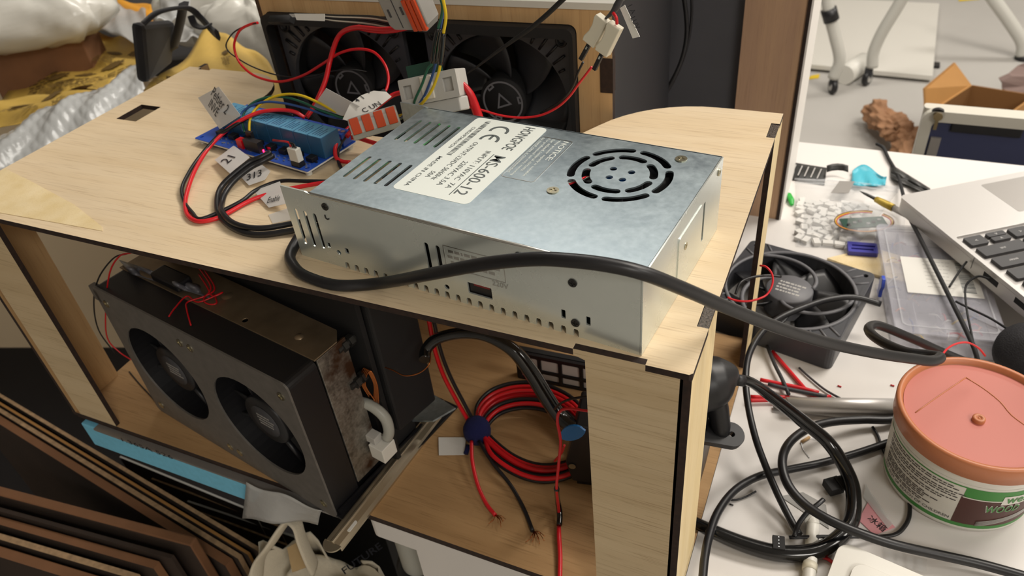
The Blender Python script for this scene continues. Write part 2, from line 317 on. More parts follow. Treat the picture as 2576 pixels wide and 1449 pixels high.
# ================================================================ the room
DZ = -226                                                            # desk top
FZ = -966                                                            # floor
struct('floor', MB().box((-4000, -2500, FZ-50), (4000, 5500, FZ)), 'floor_grey')
struct('wall_back', MB().box((-4000, 5500, FZ), (4000, 5600, 1800)), 'wall_white')
struct('wall_front', MB().box((-4000, -2600, FZ), (4000, -2500, 1800)), 'wall_white')
struct('wall_left', MB().box((-4100, -2500, FZ), (-4000, 5500, 1800)), 'wall_white')
struct('wall_right', MB().box((4000, -2500, FZ), (4100, 5500, 1800)), 'wall_white')
struct('ceiling', MB().box((-4000, -2500, 1800), (4000, 5500, 1850)), 'ceiling_white')
# ================================================================ white desk
t = Thing('desk', 'long white desk carrying the plywood box, the laptop and the orange-lidded tub', 'desk', (300, 340, FZ))
b = MB(); b.plate(rrect(-236, 3, 1300, 682, 6), (), DZ-25, DZ); t.wpart('tabletop', b, 'desk_white', bev=1.5)
t.wpart('modesty_panel', MB().box((-199, 6, DZ-420), (1250, 24, DZ-25)), 'desk_white')
for lx, ly in ((-226, 34), (-226, 640), (1240, 34), (1240, 640)):
    g = t.wpart('leg', MB().cyl((lx, ly, FZ), 15, 715, 24), 'leg_grey')
    if lx < 0 and ly < 100: t.wpart('collar', MB().lathe([(15, -60), (20, -58), (20.5, 0), (15.2, 3)], 28, (lx, ly, DZ-105)), 'black_plastic', parent=g, label='black plastic collar')
# ================================================================ plywood box
BX = Thing('plywood_box', 'open laser-cut plywood box with burnt edges, carrying the metal power supply', 'box', (-275, 139, DZ))
def ply(name, outer, holes, z0, z1, face, M=None, edge='burnt', parent=None):
    b = MB(); b.plate(outer, holes, z0, z1); nt = 0
    for i, f in enumerate(b.f):                                       # the laser-charred rim is the cut edge of the sheet
        zs = {round(b.v[k].z, 4) for k in f}
        if len(zs) > 1: b.m[i] = 1
    if M: b.xf(M)
    return BX.wpart(name, b, [face, edge], parent=parent)
top = [(-548, 0), (-537, 0), (-537, 4), (-492, 4), (-492, 0), (-58, 0), (-58, 4), (-22, 4), (-22, 0), (-1.5, 0), (0, 1.5), (0, 34), (-5.8, 34), (-5.8, 56), (0, 56), (0, 240), (-5.8, 240), (-5.8, 262), (0, 262), (0, 279)]
for k in range(9): a = rad(90+k*8); top.append((-46+85*math.cos(a)-0, 279-85+85*math.sin(a)))
top += [(-139, 200), (-148, 175), (-412, 175), (-421, 200)]
for k in range(8): a = rad(10+k*80/7); top.append((-468+46*math.cos(a), 215+46*math.sin(a)))
top += [(-520, 261), (-520, 257), (-534, 257), (-534, 261), (-548, 261)]
tb = ply('top_board', top, [[(-527, 149), (-504, 149), (-504, 178), (-527, 178)]], -4, 0, 'ply_top')
BX.wpart('veneer_chip', MB().plate([(-546, 55), (-505, 46), (-440, 30), (-395, 14), (-390, 10), (-440, 8), (-546, 3)], (), 0, .35), 'ply_side', parent=tb, label='paler strip of lifted veneer')
ply('bottom_board', [(-548, 0), (0, 0), (0, 279), (-60, 279), (-60, 233), (-548, 233)], [], -222, -218, 'ply_floor_shaded')
BX.wpart('base_sheet', MB().box((-546, 1, -226), (-2, 232, -222)), 'burnt')
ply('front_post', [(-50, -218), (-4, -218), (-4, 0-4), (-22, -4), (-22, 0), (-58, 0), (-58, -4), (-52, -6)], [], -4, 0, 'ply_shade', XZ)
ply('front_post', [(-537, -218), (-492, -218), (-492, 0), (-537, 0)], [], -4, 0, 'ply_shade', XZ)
ply('side_post', [(0, -218), (57, -218), (57, -4), (56, -4), (56, -1), (34, -1), (34, -4), (0, -4)], [], -5.5, 0, 'ply_side', YZ)
ply('side_post', [(241, -226), (279, -226), (279, -4), (262, -4), (262, -1), (241, -1)], [], -4, 0, 'ply_side', YZ)
ply('side_post', [(0, -218), (50, -218), (50, -4), (0, -4)], [], -547, -543, 'ply_tan', YZ)
ply('side_post', [(225, -218), (279, -218), (279, -4), (225, -4)], [], -547, -543, 'ply_tan', YZ)
for y0 in (34, 240): BX.wpart('glue_bead', MB().plate(rrect(-5.6, y0+.3, -.2, y0+21.7, .4), (), -1.2, -.5), 'glue_speck', parent=tb, label='speckled glue in the finger joint')
# ================================================================ power supply
PS = Thing('power_supply', 'silver sheet-metal power supply with a large white rating label, lying on the plywood box', 'power supply', (-240.1, 26.7, 0), -5.65)
H = 46.9; LN = 215; DP = 115.6
holes = [slot(6.6, 11, 6.6, 33, 2.6), slot(13.6, 11, 13.6, 33, 2.6), slot(20.8, 11.5, 20.8, 33, 2.6), rrect(24, 12, 26.6, 15.6, .3), circle(32, 10.6, 1.6, 12), rrect(37.4, 11.6, 40, 15.2, .3),
         slot(97.2, 15, 97.2, 33, 2.8), slot(104.3, 15, 104.3, 33, 2.8), rrect(119.8, 8.3, 134.4, 15.6, .4), rrect(173.9, 9.6, 176.3, 15, .4), rrect(187.2, 9.6, 189.6, 15, .4), circle(106, 8, 1.6, 12)]
out = [(0, 0), (0, H+1), (18, H+1), (22, H+.2)] + [(LN, H-.2), (LN, 0)]
nt = []
x = 36.0; teeth = []
while x < 186: teeth.append(x); x += 6.93
for x in reversed(teeth): nt += [(x+1.45, 0), (x+1.45, 3.4), (x+.9, 4.6), (x-.9, 4.6), (x-1.45, 3.4), (x-1.45, 0)]
out += nt
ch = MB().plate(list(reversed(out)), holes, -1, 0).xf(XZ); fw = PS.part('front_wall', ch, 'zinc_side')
PS.part('back_wall', MB().plate([(0, 0), (LN, 0), (LN, H), (22, H), (18, H+1), (0, H+1)], (), -DP, -DP+1).xf(XZ), 'zinc')
PS.part('base', MB().box((0, 5, 0), (LN, DP-1, 1)), 'zinc')
th = []
for k in range(5): th.append(slot(44.6+k*3.1, 99.5-k*.7, 43.9+k*3.1, 72.8-k*.5, 1.9)); th.append(slot(27.4+k*7.4, 46.5, 27.6+k*7.3, 23.6, 2.4))
th = [h for i, h in enumerate(th) if i % 2] + [slot(28.5+k*7.2, 97, 28.3+k*7.2, 71.5, 2.4) for k in range(5)]
FC = (171, 79.3)
for a in (-90, -30, 30, 90, 150, 210): th.append(arcslot(*FC, 23.8, 28.2, a+3, a+57))
for a in (-62, -2, 58, 118, 178, 238): th.append(arcslot(*FC, 15.8, 20.2, a+4, a+56))
for a in (144, 35, -125, -54): th.append(circle(FC[0]+6.4*math.cos(rad(a)), FC[1]+6.4*math.sin(rad(a)), 2.0, 14))
cv = PS.part('cover', MB().plate([(20, 1.6), (LN, 1.6), (LN, DP-.4), (19, DP-.4)], th, H-1, H), 'zinc')
lip = MB(); n0 = 12
for y0, s in ((1.0, -1),): lip.tube([(20, .9, H-.3), (LN, .9, H-.3)], 1.0, 8, sub=1)
PS.part('rolled_edge', lip, 'steel', parent=cv)
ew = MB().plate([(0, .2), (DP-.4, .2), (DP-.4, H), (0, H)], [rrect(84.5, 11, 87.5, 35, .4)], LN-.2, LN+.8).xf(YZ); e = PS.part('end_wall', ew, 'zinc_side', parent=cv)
PS.part('pressed_panel', MB().plate(rrect(46, 12, 82, 37, 2), (), LN+.8, LN+1.3).xf(YZ), 'zinc_side', parent=cv)
for (x, y) in ((145.6, 51), (195.8, 105)): PS.part('screw', crosshead(MB(), T_((x, y, H)), 3.3), 'screw_zinc')
for (x, z) in ((31.4, 41.2), (152.8, 41), (181.1, 33.4), (181.5, 8.9)): PS.part('screw', crosshead(MB(), T_((x, 0, z)) @ RX(90), 2.3), 'dark_steel')
for (y, z) in ((56.3, 27), (108, 41.3)): PS.part('screw', crosshead(MB(), T_((LN+1, y, z)) @ RY(90), 2.0), 'screw_zinc')
PS.part('pressed_letter', MB().tube([(29.4, -.1, 35.4), (29.3, -.1, 33.6), (30.6, -.1, 32.8), (32, -.1, 33.6)], .45, 6), 'dark_steel', parent=fw)
# inside: what shows through the slots
PS.part('circuit_board', MB().box((24, 6, 6), (140, 110, 7.6)), 'pcb_green')
PS.part('capacitor', MB().cyl((128, 30, 7.6), 12, 30), 'black_plastic'); PS.part('capacitor', MB().cyl((128, 58, 7.6), 12, 30), 'black_plastic')
PS.part('transformer', MB().box((66, 40, 7.6), (104, 84, 38)), 'brown_metal', bev=1)
PS.part('heat_sink', MB().box((30, 4, 2), (140, 7, 40)), 'dark_steel'); PS.part('terminal_block', MB().box((2, 8, 1), (17, 108, 14)), 'black_plastic', bev=.6)
for k in range(9): PS.part('terminal_screw', crosshead(MB(), T_((8, 14+k*11.2, 14)), 3.0), 'screw_zinc')
fan = PS.part('cooling_fan', MB().plate(rrect(FC[0]-30, FC[1]-30, FC[0]+30, FC[1]+30, 3), [circle(*FC, 28.4, 40)], H-17, H-2.5), 'black_plastic')
fb = MB().cyl((FC[0], FC[1], H-16), 12.5, 12.5)
PS.part('hub', fb, 'black_matte', parent=fan); PS.part('hub_sticker', MB().cyl((FC[0], FC[1], H-3.5), 10.5, .3), 'royal_blue', parent=fan)
for k in range(7):
    a = math.pi*2*k/7
    PS.part('blade', MB().grid(lambda u, v, a=a: (FC[0]+(12+u*15)*math.cos(a+v*.75-u*.15), FC[1]+(12+u*15)*math.sin(a+v*.75-u*.15), H-14+v*8), 4, 4, thick=.8), 'charcoal', parent=fan)
PS.part('fan_wire', MB().tube([(146, 62, H-3), (150, 66, H-2.6), (153, 74, H-3), (149, 90, H-12)], .55, 6), 'red_bright')
PS.part('fan_wire', MB().tube([(145, 66, H-4), (150, 69, H-3.4), (155, 78, H-4)], .5, 6), 'off_white')
PS.part('status_lamp', MB().cyl((56.5, 74, 33), 1.8, 9, 16), 'led_green', label='glowing green lamp')
PS.part('voltage_switch', MB().box((119, 1.6, 7.6), (135.2, 3.4, 16.4)), 'black_plastic'); PS.part('switch_slider', MB().box((123, 1.1, 13.4), (132.6, 2.2, 15.4)), 'dark_red', label='red slide of the voltage switch')
# rating label: printed on a flat sticker
lb = PS.part('rating_label', MB().plate(rrect(61.2, 22.4, 110.6, 113.8, 3.4), (), H, H+.12), 'label_white')
R9 = RZ(-90)
def lab(s, x, y0, y1, h, m='label_grey', depth=.1):
    return PS.part('lettering', MB().text(s, abs(y1-y0), h, T_((x, y0, H+.12)) @ R9, depth), m, parent=lb)
lab('*HONGPOE', 96.4, 111.5, 81.8, 7.0); lab('MS-600-12', 97.0, 74.0, 29.6, 7.4)
PS.part('underline', MB().box((95.6, 27.6, H+.12), (96.1, 74.8, H+.22)), 'label_grey', parent=lb)
lab('INPUT: 110VAC  7A', 89.4, 77, 33, 3.4); lab('220VAC 3.5A', 83.2, 62, 34, 3.3); lab('OUTPUT:12VDC 50/60Hz', 76.8, 84, 38, 3.3); lab('50A', 72.2, 46, 39, 3.0); lab('MADE IN CHINA', 66.4, 62, 27, 2.6); lab('CNSZHP24H19CN', 65.4, 101, 73, 2.3)
bc = MB(); y = 110.5; random.seed(3)
while y > 66:
    w = random.choice((.35, .6, .9)); bc.box((69.3, y-w, H+.12), (72.6, y, H+.2)); y -= w+random.choice((.4, .6, .9))
PS.part('bar_code', bc, 'label_grey', parent=lb)
ce = MB()
def arcband(cx, cy, r0, r1, a0, a1): o = [(cx+r1*math.cos(rad(a0+(a1-a0)*k/24)), cy+r1*math.sin(rad(a0+(a1-a0)*k/24))) for k in range(25)]; return o + [(cx+r0*math.cos(rad(a1+(a0-a1)*k/24)), cy+r0*math.sin(rad(a1+(a0-a1)*k/24))) for k in range(25)]
ce.plate(arcband(6, 6, 4.6, 6.4, 75, 285), (), 0, .1); ce.plate(arcband(17.4, 6, 4.6, 6.4, 75, 285), (), 0, .1); ce.box((12.2, 5.2, 0), (17.2, 6.8, .1)); ce.xf(T_((77.6, 107, H+.12)) @ R9)
PS.part('conformity_mark', ce, 'label_grey', parent=lb)
# pressed caution panel beside the label
nb = MB(); o1 = rrect(111.6, 54.6, 132.2, 104, 2); o2 = rrect(112.1, 55.1, 131.7, 103.5, 1.7); nb.plate(o1, [o2], H, H+.14)
nb = PS.part('caution_panel', nb, 'steel', parent=cv)
def cau(s, x, y0, y1, h): PS.part('lettering', MB().text(s, abs(y1-y0), h, T_((x, y0, H)) @ R9, .14), 'label_white', parent=cv)
cau('*NOTICE:', 126.4, 102.6, 79, 3.6); cau('*This power supply is suitable', 122.6, 102.6, 59, 2.0); cau('*for mixed control circuits.', 119.2, 102.6, 63, 2.0); cau('*For professional use only, mounting', 115.9, 102.6, 57.5, 2.0); cau('*to metal case is recommended', 112.9, 102.6, 60, 1.8)
st = MB(); st.plate(rrect(108, 21.8, 144, 36, .6), [rrect(108.5, 22.3, 143.5, 35.5, .4)], 0, .12)
scribble(st, 109.4, 32, 32, 3, 3.5, 1.7, 0, 5); st.text('220V', 9.5, 3.2, T_((135.5, 18.3, 0)), .2); st.xf(XZ)
PS.part('embossed_panel', st, 'steel', parent=fw)
# ================================================================ black mains cable over the supply
ac = [PS.R @ Vector(q) + PS.loc for q in ((9, 17, 18.8), (0, 15, 17), (-7, 9, 7))] + [P(730, 640, 'z', 4.4), P(738, 668, 'z', 4), P(768, 694, 'z', 4), P(850, 718, 'z', 4.2), P(960, 712, 'z', 5.4)] + \
     [P(1080, 690, 'd', 376), P(1220, 664, 'd', 350), P(1340, 652, 'd', 333), P(1430, 655, 'd', 325), P(1530, 667, 'd', 321), P(1620, 688, 'd', 322), P(1720, 727, 'd', 335), P(1830, 774, 'd', 356), P(1960, 825, 'd', 385), P(2080, 862, 'd', 410), P(2200, 888, 'd', 430), P(2300, 903, 'd', 443), P(2345, 908, 'd', 449),
      P(2365, 899, 'd', 456), P(2340, 894, 'd', 463), P(2280, 886, 'd', 474), P(2222, 862, 'd', 492), P(2190, 838, 'd', 508), P(2188, 822, 'd', 520), P(2215, 820, 'd', 527), P(2290, 850, 'd', 535), P(2380, 890, 'd', 552), P(2470, 925, 'd', 578), P(2600, 972, 'd', 586)]
cable('mains_cable', 'thick black mains cable running over the front of the metal power supply', 'cable', ac, 3.3, 'black_cable', 12)
# ================================================================ second box with two fans, standing in the cut-out
FB = Thing('fan_box', 'plywood box with a white top and two black fans, standing behind the power supply', 'box', (-418, 240, DZ), 2.0)
# local: x along the front, y back, z from the desk; front plane at y = 0
zt = 303; fw_ = 300
b = MB(); b.plate([(0, 0), (fw_, 0), (fw_, 269), (fw_-4, 269), (fw_-4, 243), (fw_, 243), (fw_, zt), (0, zt)], [rrect(2, 160, 274, 292, 6)], -6, 0).xf(XZ)
for i, f in enumerate(b.f):
    if len({round(b.v[k].y, 4) for k in f}) > 1: b.m[i] = 1
FB.part('front_panel', b, ['ply_tan', 'burnt'])
FB.part('lid', MB().box((-3, -1, zt), (fw_+3, 204, zt+5)), 'white_board', label='white laminated lid', bev=.4)
FB.part('side_panel', MB().box((-4, 0, 0), (0, 200, zt)), 'burnt_soft'); FB.part('side_panel', MB().box((fw_-4, 6, 0), (fw_, 200, zt)), 'charcoal')
FB.part('back_panel', MB().box((0, 196, 0), (fw_-4, 200, zt)), 'charcoal')
FB.part('finger_joint', MB().box((fw_-9, -.6, 243), (fw_+.6, 6, 269)), 'burnt', label='charred finger joint tab')
FB.part('gasket', MB().plate(rrect(2.5, 160.5, 273.5, 291.5, 6), [rrect(6, 164, 270, 284, 5)], -3, 8).xf(XZ), 'black_matte')
for fi, fx in enumerate((8.5, 148.5)):
    z0 = 166.0; cx = fx+60; cz = z0+60
    fr = MB().plate(rrect(fx, z0, fx+120, z0+120, 5), [circle(cx, cz, 55.5, 48)] + [circle(cx+sx*52.5, cz+sz*52.5, 2.6, 12) for sx in (-1, 1) for sz in (-1, 1)], -9, -4).xf(XZ)
    fr = FB.part('fan_frame', fr, 'fan_black', label='square black fan frame')
    FB.part('fan_duct', MB().lathe([(55.5, 0), (57, 3), (57, 22)], 48).xf(T_((cx, 4, cz)) @ RX(-90)), 'black_plastic', parent=fr)
    for sx in (-1, 1):
        for sz in (-1, 1):
            FB.part('screw', MB().lathe([(4.6, 0), (4.6, 1.2), (3, 1.2), (3, -.5), (.01, -.5)], 16).xf(T_((cx+sx*52.5, 4, cz+sz*52.5)) @ RX(90)), 'black_plastic', parent=fr)
            for q in range(5):
                a = rad({(1, 1): 45, (-1, 1): 135, (-1, -1): 225, (1, -1): 315}[(sx, sz)] + (q-2)*7.5); r0 = 57.2; r1 = min(60/max(abs(math.cos(a)), abs(math.sin(a))) - 7, 70)
                FB.part('rib', MB().tube([(cx+r0*math.cos(a), 3.6, cz+r0*math.sin(a)), (cx+r1*math.cos(a), 3.2, cz+r1*math.sin(a))], 1.1, 6), 'black_plastic', parent=fr)
    hb = FB.part('fan_hub', MB().lathe([(20, 0), (20, 18), (19, 20), (.01, 20)], 36).xf(T_((cx, 26, cz)) @ RX(90)), 'black_matte')
    mk = MB(); mk.plate(circle(0, 0, 17.2, 40), [circle(0, 0, 15.8, 40)], 0, .3); tri = [(8*math.cos(rad(90+120*k+fi*20)), 8*math.sin(rad(90+120*k+fi*20))) for k in range(3)]
    mk.plate(tri, [[(x*.66, y*.66) for x, y in tri]], 0, .3)
    for k in range(3): s_ = mk.n(); mk.plate([(-3, 13), (3, 13), (3, 16.2), (1.6, 16.2), (1.6, 14.4), (-1.6, 14.4), (-1.6, 16.2), (-3, 16.2)], (), 0, .3).xf(RZ(120*k+40), s_)
    FB.part('hub_mark', mk.xf(T_((cx, 5.8, cz)) @ RX(90)), 'mark_grey', parent=hb)
    for k in range(7):
        a = 2*math.pi*k/7+.3*fi
        FB.part('blade', MB().grid(lambda u, v, a=a: (cx+(19.5+u*34.5)*math.cos(a+v*.95+u*.35), 9+v*15-u*2, cz+(19.5+u*34.5)*math.sin(a+v*.95+u*.35)), 8, 6, thick=1.2), 'charcoal')
# ================================================================ boards standing further back
t = Thing('upright_plywood_frame', 'tall brown plywood upright with a white edge, standing behind the box corner', 'frame', (-36, 500, DZ))
t.wpart('upright', MB().box((-66, 494, DZ), (-7, 500, 420)), 'ply_brown'); t.wpart('side_face', MB().box((-7, 494, DZ), (-5, 600, 420)), 'edge_white', label='white laminated side'); t.wpart('burnt_edge', MB().box((-10, 492.6, DZ), (-6.8, 494, 420)), 'burnt')
t.wpart('cross_rail', MB().box((-390, 494, DZ), (-66, 500, DZ+40)), 'ply_brown')
t.wpart('upright', MB().box((-500, 494, DZ), (-440, 500, 420)), 'ply_brown')
single('dark_panel', 'dark grey felt panel standing between the fan box and the brown upright', 'panel', MB().box((-520, 503, DZ), (-64, 512, 460)), 'grey_felt')
t = Thing('black_post', 'slim black post with a lighter strip, standing behind the fan box edge', 'post', (-128, 420, DZ))
x0, x1, x2 = (P(u, 200, 'y', 480).x for u in (1574, 1581, 1604)); t.wpart('post', MB().box((x1, 480, DZ), (x2, 488, 420)), 'black_matte'); t.wpart('trim_strip', MB().box((x0, 479, DZ), (x1, 488, 420)), 'alu_dark')
cable('hanging_cable', 'thin black cable hanging down in front of the dark grey panel, longer of the two', 'cable', [P(1712, -60, 'y', 470), P(1725, 30, 'y', 470), P(1727, 90, 'y', 468), P(1715, 150, 'y', 462), P(1690, 205, 'y', 454), P(1660, 250, 'y', 450), P(1625, 295, 'y', 450), P(1606, 322, 'y', 450)], 2.2, 'black_cable')
cable('hanging_cable', 'thin black cable hanging beside the dark grey panel, shorter of the two', 'cable', [P(1735, -60, 'y', 474), P(1740, 10, 'y', 474), P(1738, 60, 'y', 473), P(1730, 110, 'y', 470), P(1716, 155, 'y', 465), P(1694, 205, 'y', 458), P(1668, 247, 'y', 456), P(1632, 295, 'y', 456)], 1.4, 'black_cable')
# ================================================================ relay module on the box
RM = Thing('relay_module', 'blue circuit board with a row of blue relays, lying on the plywood box', 'circuit board', (-417.6, 128.8, 0), -9.9)
RM.part('board', MB().plate(rrect(0, 0, 126, 50, 1.2), [circle(4, 4, 1.6, 12), circle(122, 4, 1.6, 12), circle(4, 46, 1.6, 12), circle(122, 46, 1.6, 12)], 3.4, 5), 'pcb_blue')
RM.part('board_edge', MB().plate(rrect(-.1, -.1, 126.1, 50.1, 1.2), [rrect(.2, .2, 125.8, 49.8, 1)], 3.5, 4.6), 'white_plastic')
for x, y in ((4, 4), (122, 4), (4, 46), (122, 46)): RM.part('standoff', MB().cyl((x, y, 0), 2.4, 3.4, 12), 'white_plastic')
for k in range(8):
    x = 11+k*14.3; o = RM.part('relay', MB().box((x, 19.2, 5), (x+14, 36.6, 21)), 'relay_shade_and_print', bev=.5)
    RM.part('relay_top', MB().plate(rrect(x+.4, 19.6, x+13.6, 36.2, .6), (), 21, 21.15), 'relay_blue_lit', parent=o)
    pr = MB()
    for q in range(4): pr.box((x+2.5+q*2.4, 22, 21.15), (x+3.6+q*2.4, 33-q % 2*3, 21.2))
    RM.part('printed_rows', pr, 'relay_shade_and_print', parent=o)
for k in range(8):
    x = 11+k*14.3; RM.part('screw_terminal', MB().box((x, 38.5, 5), (x+13.6, 47.5, 15)), 'pcb_blue', bev=.4)
    for q in range(3): RM.part('terminal_screw', MB().cyl((x+2.4+q*4.4, 43, 15), 1.6, .4, 12), 'solder')
for k in range(8):
    x = 12+k*14.3; RM.part('optocoupler', MB().box((x+2, 10.5, 5), (x+8.5, 16.5, 8.6)), 'black_plastic', bev=.3)
    sm = MB()
    for q in range(6): px, py = x+random.uniform(-1, 11), random.uniform(3, 10); sm.box((px, py, 5), (px+1.8, py+1, 5.7))
    RM.part('solder_pads', sm, 'solder', kind='stuff'); RM.part('resistor', MB().box((x+9, 12, 5), (x+11, 13.2, 5.8)), 'black_plastic')
RM.part('pin_header', MB().box((56, 4, 5), (72, 9, 13.5)), 'black_plastic'); RM.part('pin_header', MB().box((54, 9.5, 5), (60, 12, 17)), 'black_plastic')
RM.part('jumper_block', MB().box((48, 3.5, 5), (54, 8.5, 12)), 'red_wire', label='small red jumper block')
RM.part('status_lamp', MB().bx((71.4, 7.6, 6.0), (1.8, 1.1, 1.6)), 'led_red', label='glowing red lamp')
js = RM.part('white_socket', MB().box((109, 1.2, 5), (117.5, 6.6, 9)), 'black_plastic'); RM.part('white_plug', MB().box((108.6, 1.4, 9), (117.6, 6.4, 19)), 'white_plastic', bev=.5, label='white wire plug')
for q in range(3): RM.part('plug_wire', MB().tube([(110.5+q*2.6, 4, 19), (109+q*2.2, 4.6, 21.5), (102+q, 6, 20.5), (94, 7.5, 18.5), (86, 8.6, 17)], .8, 6), ('red_wire', 'black_cable', 'black_cable')[q])
# ================================================================ wires on the box
def zs(L, hs, f=Z2, ax='z'): return [P(*f(*p), ax, h) for p, h in zip(L, hs)]
cable('red_wire', 'red wire looping left from the relays to the power supply, beside a black one', 'wire',
      zs([(765, 715), (700, 678), (620, 668), (550, 672), (480, 685), (380, 730), (280, 800), (180, 900), (100, 1030), (55, 1150), (38, 1240), (55, 1310), (120, 1345), (220, 1330), (300, 1293), (450, 1212), (640, 1155), (830, 1118), (900, 1110)],
         [20, 25, 26, 26, 25, 22, 16, 10, 6, 3, 2, 2, 2, 2, 2, 2.5, 4, 6, 7]), 1.5, 'red_bright')
cable('black_wire', 'black wire looping left from the relays to the power supply, beside a red one', 'wire',
      zs([(700, 700), (560, 676), (470, 690), (380, 738), (300, 785), (230, 833), (120, 960), (55, 1060), (18, 1150), (35, 1230), (80, 1290), (125, 1330), (230, 1296), (380, 1222), (460, 1160), (560, 1115), (640, 1098), (760, 1100), (900, 1102)],
         [22, 23, 23, 21, 18, 14, 8, 5, 3, 2, 2, 2, 2, 3.5, 4, 5, 6, 7, 7]), 1.35, 'black_cable')
cable('control_cable', 'thick black control cable from the relay board, outer of the two in the loop', 'cable',
      zs([(560, 925), (500, 955), (430, 985), (330, 1062), (262, 1130), (235, 1200), (240, 1290), (300, 1365), (400, 1415), (520, 1425), (690, 1400), (800, 1380)], [15, 14, 12, 8, 4, 2.4, 2.2, 2.2, 2.2, 2.2, 3, 4]), 2.0, 'black_cable', 10)
cable('control_cable', 'thick black control cable from the relay board, inner of the two in the loop', 'cable',
      zs([(575, 945), (510, 980), (440, 1015), (350, 1085), (285, 1165), (262, 1235), (262, 1285), (315, 1345), (400, 1378), (520, 1386), (690, 1358), (800, 1335)], [13, 12, 10, 7, 4, 2.4, 4.8, 5, 5, 4.4, 4, 5]), 1.9, 'black_cable', 10)
cable('red_wire', 'short red wire leaving the relay terminal towards the power supply slots', 'wire', zs([(1035, 775), (975, 835), (950, 900), (955, 955), (990, 980), (1040, 985)], [13, 12, 9, 5, 3, 3]), 1.5, 'red_bright')
cable('black_wire', 'short black wire leaving the relay terminal, running under the power supply', 'wire', zs([(1060, 755), (1025, 810), (985, 870), (965, 930), (970, 985), (990, 1030)], [16, 13, 9, 5, 3, 3]), 1.3, 'black_cable')
cable('red_wire', 'stubby red wire from the end relay terminal into the supply', 'wire', zs([(1045, 835), (1090, 838), (1150, 858), (1240, 885)], [12, 11, 9, 8]), 1.7, 'red_bright')
cable('red_wire', 'red wire rising from the relay terminal to the middle lever connector', 'wire', zs([(1020, 830), (1060, 780), (1110, 735), (1170, 680), (1240, 620), (1300, 578), (1360, 560)], [14, 17, 22, 28, 33, 36, 38]), 1.7, 'red_bright')
for nm, ml, col, a, pts, hs in (
    ('yellow_wire', 'yellow signal wire arching from the relay board up to the top connector', 'yellow_wire', 1.0,
     [(428, 815), (430, 740), (460, 670), (540, 605), (640, 574), (740, 580), (850, 625), (950, 678), (1050, 710), (1170, 722), (1280, 715), (1365, 695), (1430, 660)], [13, 20, 25, 31, 35, 36, 32, 28, 25, 24, 26, 30, 38]),
    ('green_wire', 'green signal wire arching from the relay board up to the top connector', 'green_wire', .9,
     [(400, 805), (384, 720), (430, 640), (520, 595), (640, 590), (760, 625), (860, 670), (1000, 718), (1120, 740), (1230, 743), (1330, 728), (1420, 670)], [13, 20, 27, 31, 33, 31, 28, 24, 22, 22, 24, 36]),
    ('blue_wire', 'blue signal wire arching from the relay board up to the top connector', 'blue_wire', .9,
     [(390, 800), (378, 700), (430, 648), (520, 620), (620, 625), (700, 640), (800, 667), (900, 703), (1000, 722), (1120, 735), (1230, 738), (1330, 722), (1410, 665)], [13, 22, 27, 30, 30, 29, 27, 24, 22, 23, 23, 25, 37])):
    up = {'yellow_wire': [(1475, 630), (1535, 550), (1575, 450), (1588, 390), (1600, 300), (1608, 200), (1622, 110), (1612, 30), (1590, -60)], 'green_wire': [(1432, 612), (1478, 510), (1510, 420), (1540, 380), (1556, 260), (1575, 170), (1600, 70), (1592, 0), (1560, -60)], 'blue_wire': [(1478, 605), (1522, 510), (1548, 430), (1560, 380), (1572, 260), (1588, 170), (1604, 70), (1600, 0), (1575, -60)]}[nm]
    yy = {'yellow_wire': 146, 'green_wire': 150, 'blue_wire': 154}[nm]
    o = cable(nm, ml, 'wire', zs(pts, hs) + [P(*Z2(*q), 'y', yy) for q in up], a, col)
    sl = [q for q in up if 160 < q[1] < 400]
    part_of(o, 'heat_shrink', MB().tube([P(*Z2(*q), 'y', yy) for q in sl], a*1.75, 8, sub=4), 'black_gloss', label='black heat-shrink sleeve')
cable('red_wire', 'thick red wire dropping from the top connector past the back-row fan', 'wire', [P(*Z2(x, y), 'y', d) for x, y, d in ((1440, 150, 185), (1350, 170, 188), (1240, 180, 190), (1150, 172, 195), (1080, 168, 200), (1000, 192, 205), (955, 250, 205), (918, 370, 200), (893, 480, 190), (858, 570, 180), (812, 660, 172), (775, 712, 166))], 1.9, 'red_wire')
cable('red_wire', 'red wire curling in a wide loop in front of the left-hand fan', 'wire', [P(*Z2(x, y), 'y', d) for x, y, d in ((480, 138, 215), (430, 150, 214), (370, 185, 212), (337, 260, 210), (345, 330, 208), (380, 395, 206), (450, 455, 204), (550, 490, 204), (640, 494, 204), (760, 456, 204), (870, 390, 203), (980, 322, 202), (1090, 298, 201), (1185, 318, 200), (1250, 390, 194), (1273, 470, 188), (1262, 540, 180), (1238, 566, 175))], 1.05, 'red_wire')
cable('ferrule_sleeve', 'short black ferrule sleeve plugged into the taped lever connector', 'sleeve', [P(*Z2(1250, 552), 'y', 177), P(*Z2(1190, 598), 'y', 168)], 1.9, 'black_matte', sub=1)
cable('black_wire', 'thin black wire sagging in front of the left-hand fan', 'wire', [P(*Z2(x, y), 'y', d) for x, y, d in ((470, 140, 214), (400, 160, 214), (330, 200, 213), (288, 265, 211), (300, 310, 210), (350, 350, 209), (440, 402, 208), (560, 447, 207), (680, 469, 208), (800, 468, 210), (900, 440, 214), (1000, 424, 218), (1080, 425, 222), (1145, 436, 228))], .6, 'black_cable')
o = single('jumper_housing', 'black jumper housing with a white paper flag above the left-hand fan', 'connector', MB().tube([P(*Z2(560, 122), 'y', 216), P(*Z2(690, 118), 'y', 216)], 4.6, 4, sub=1, flat=.8), 'black_matte')
a0, a1 = P(*Z2(700, 82), 'y', 212), P(*Z2(885, 84), 'y', 212); c0, c1 = P(*Z2(885, 128), 'y', 210), P(*Z2(715, 122), 'y', 210)
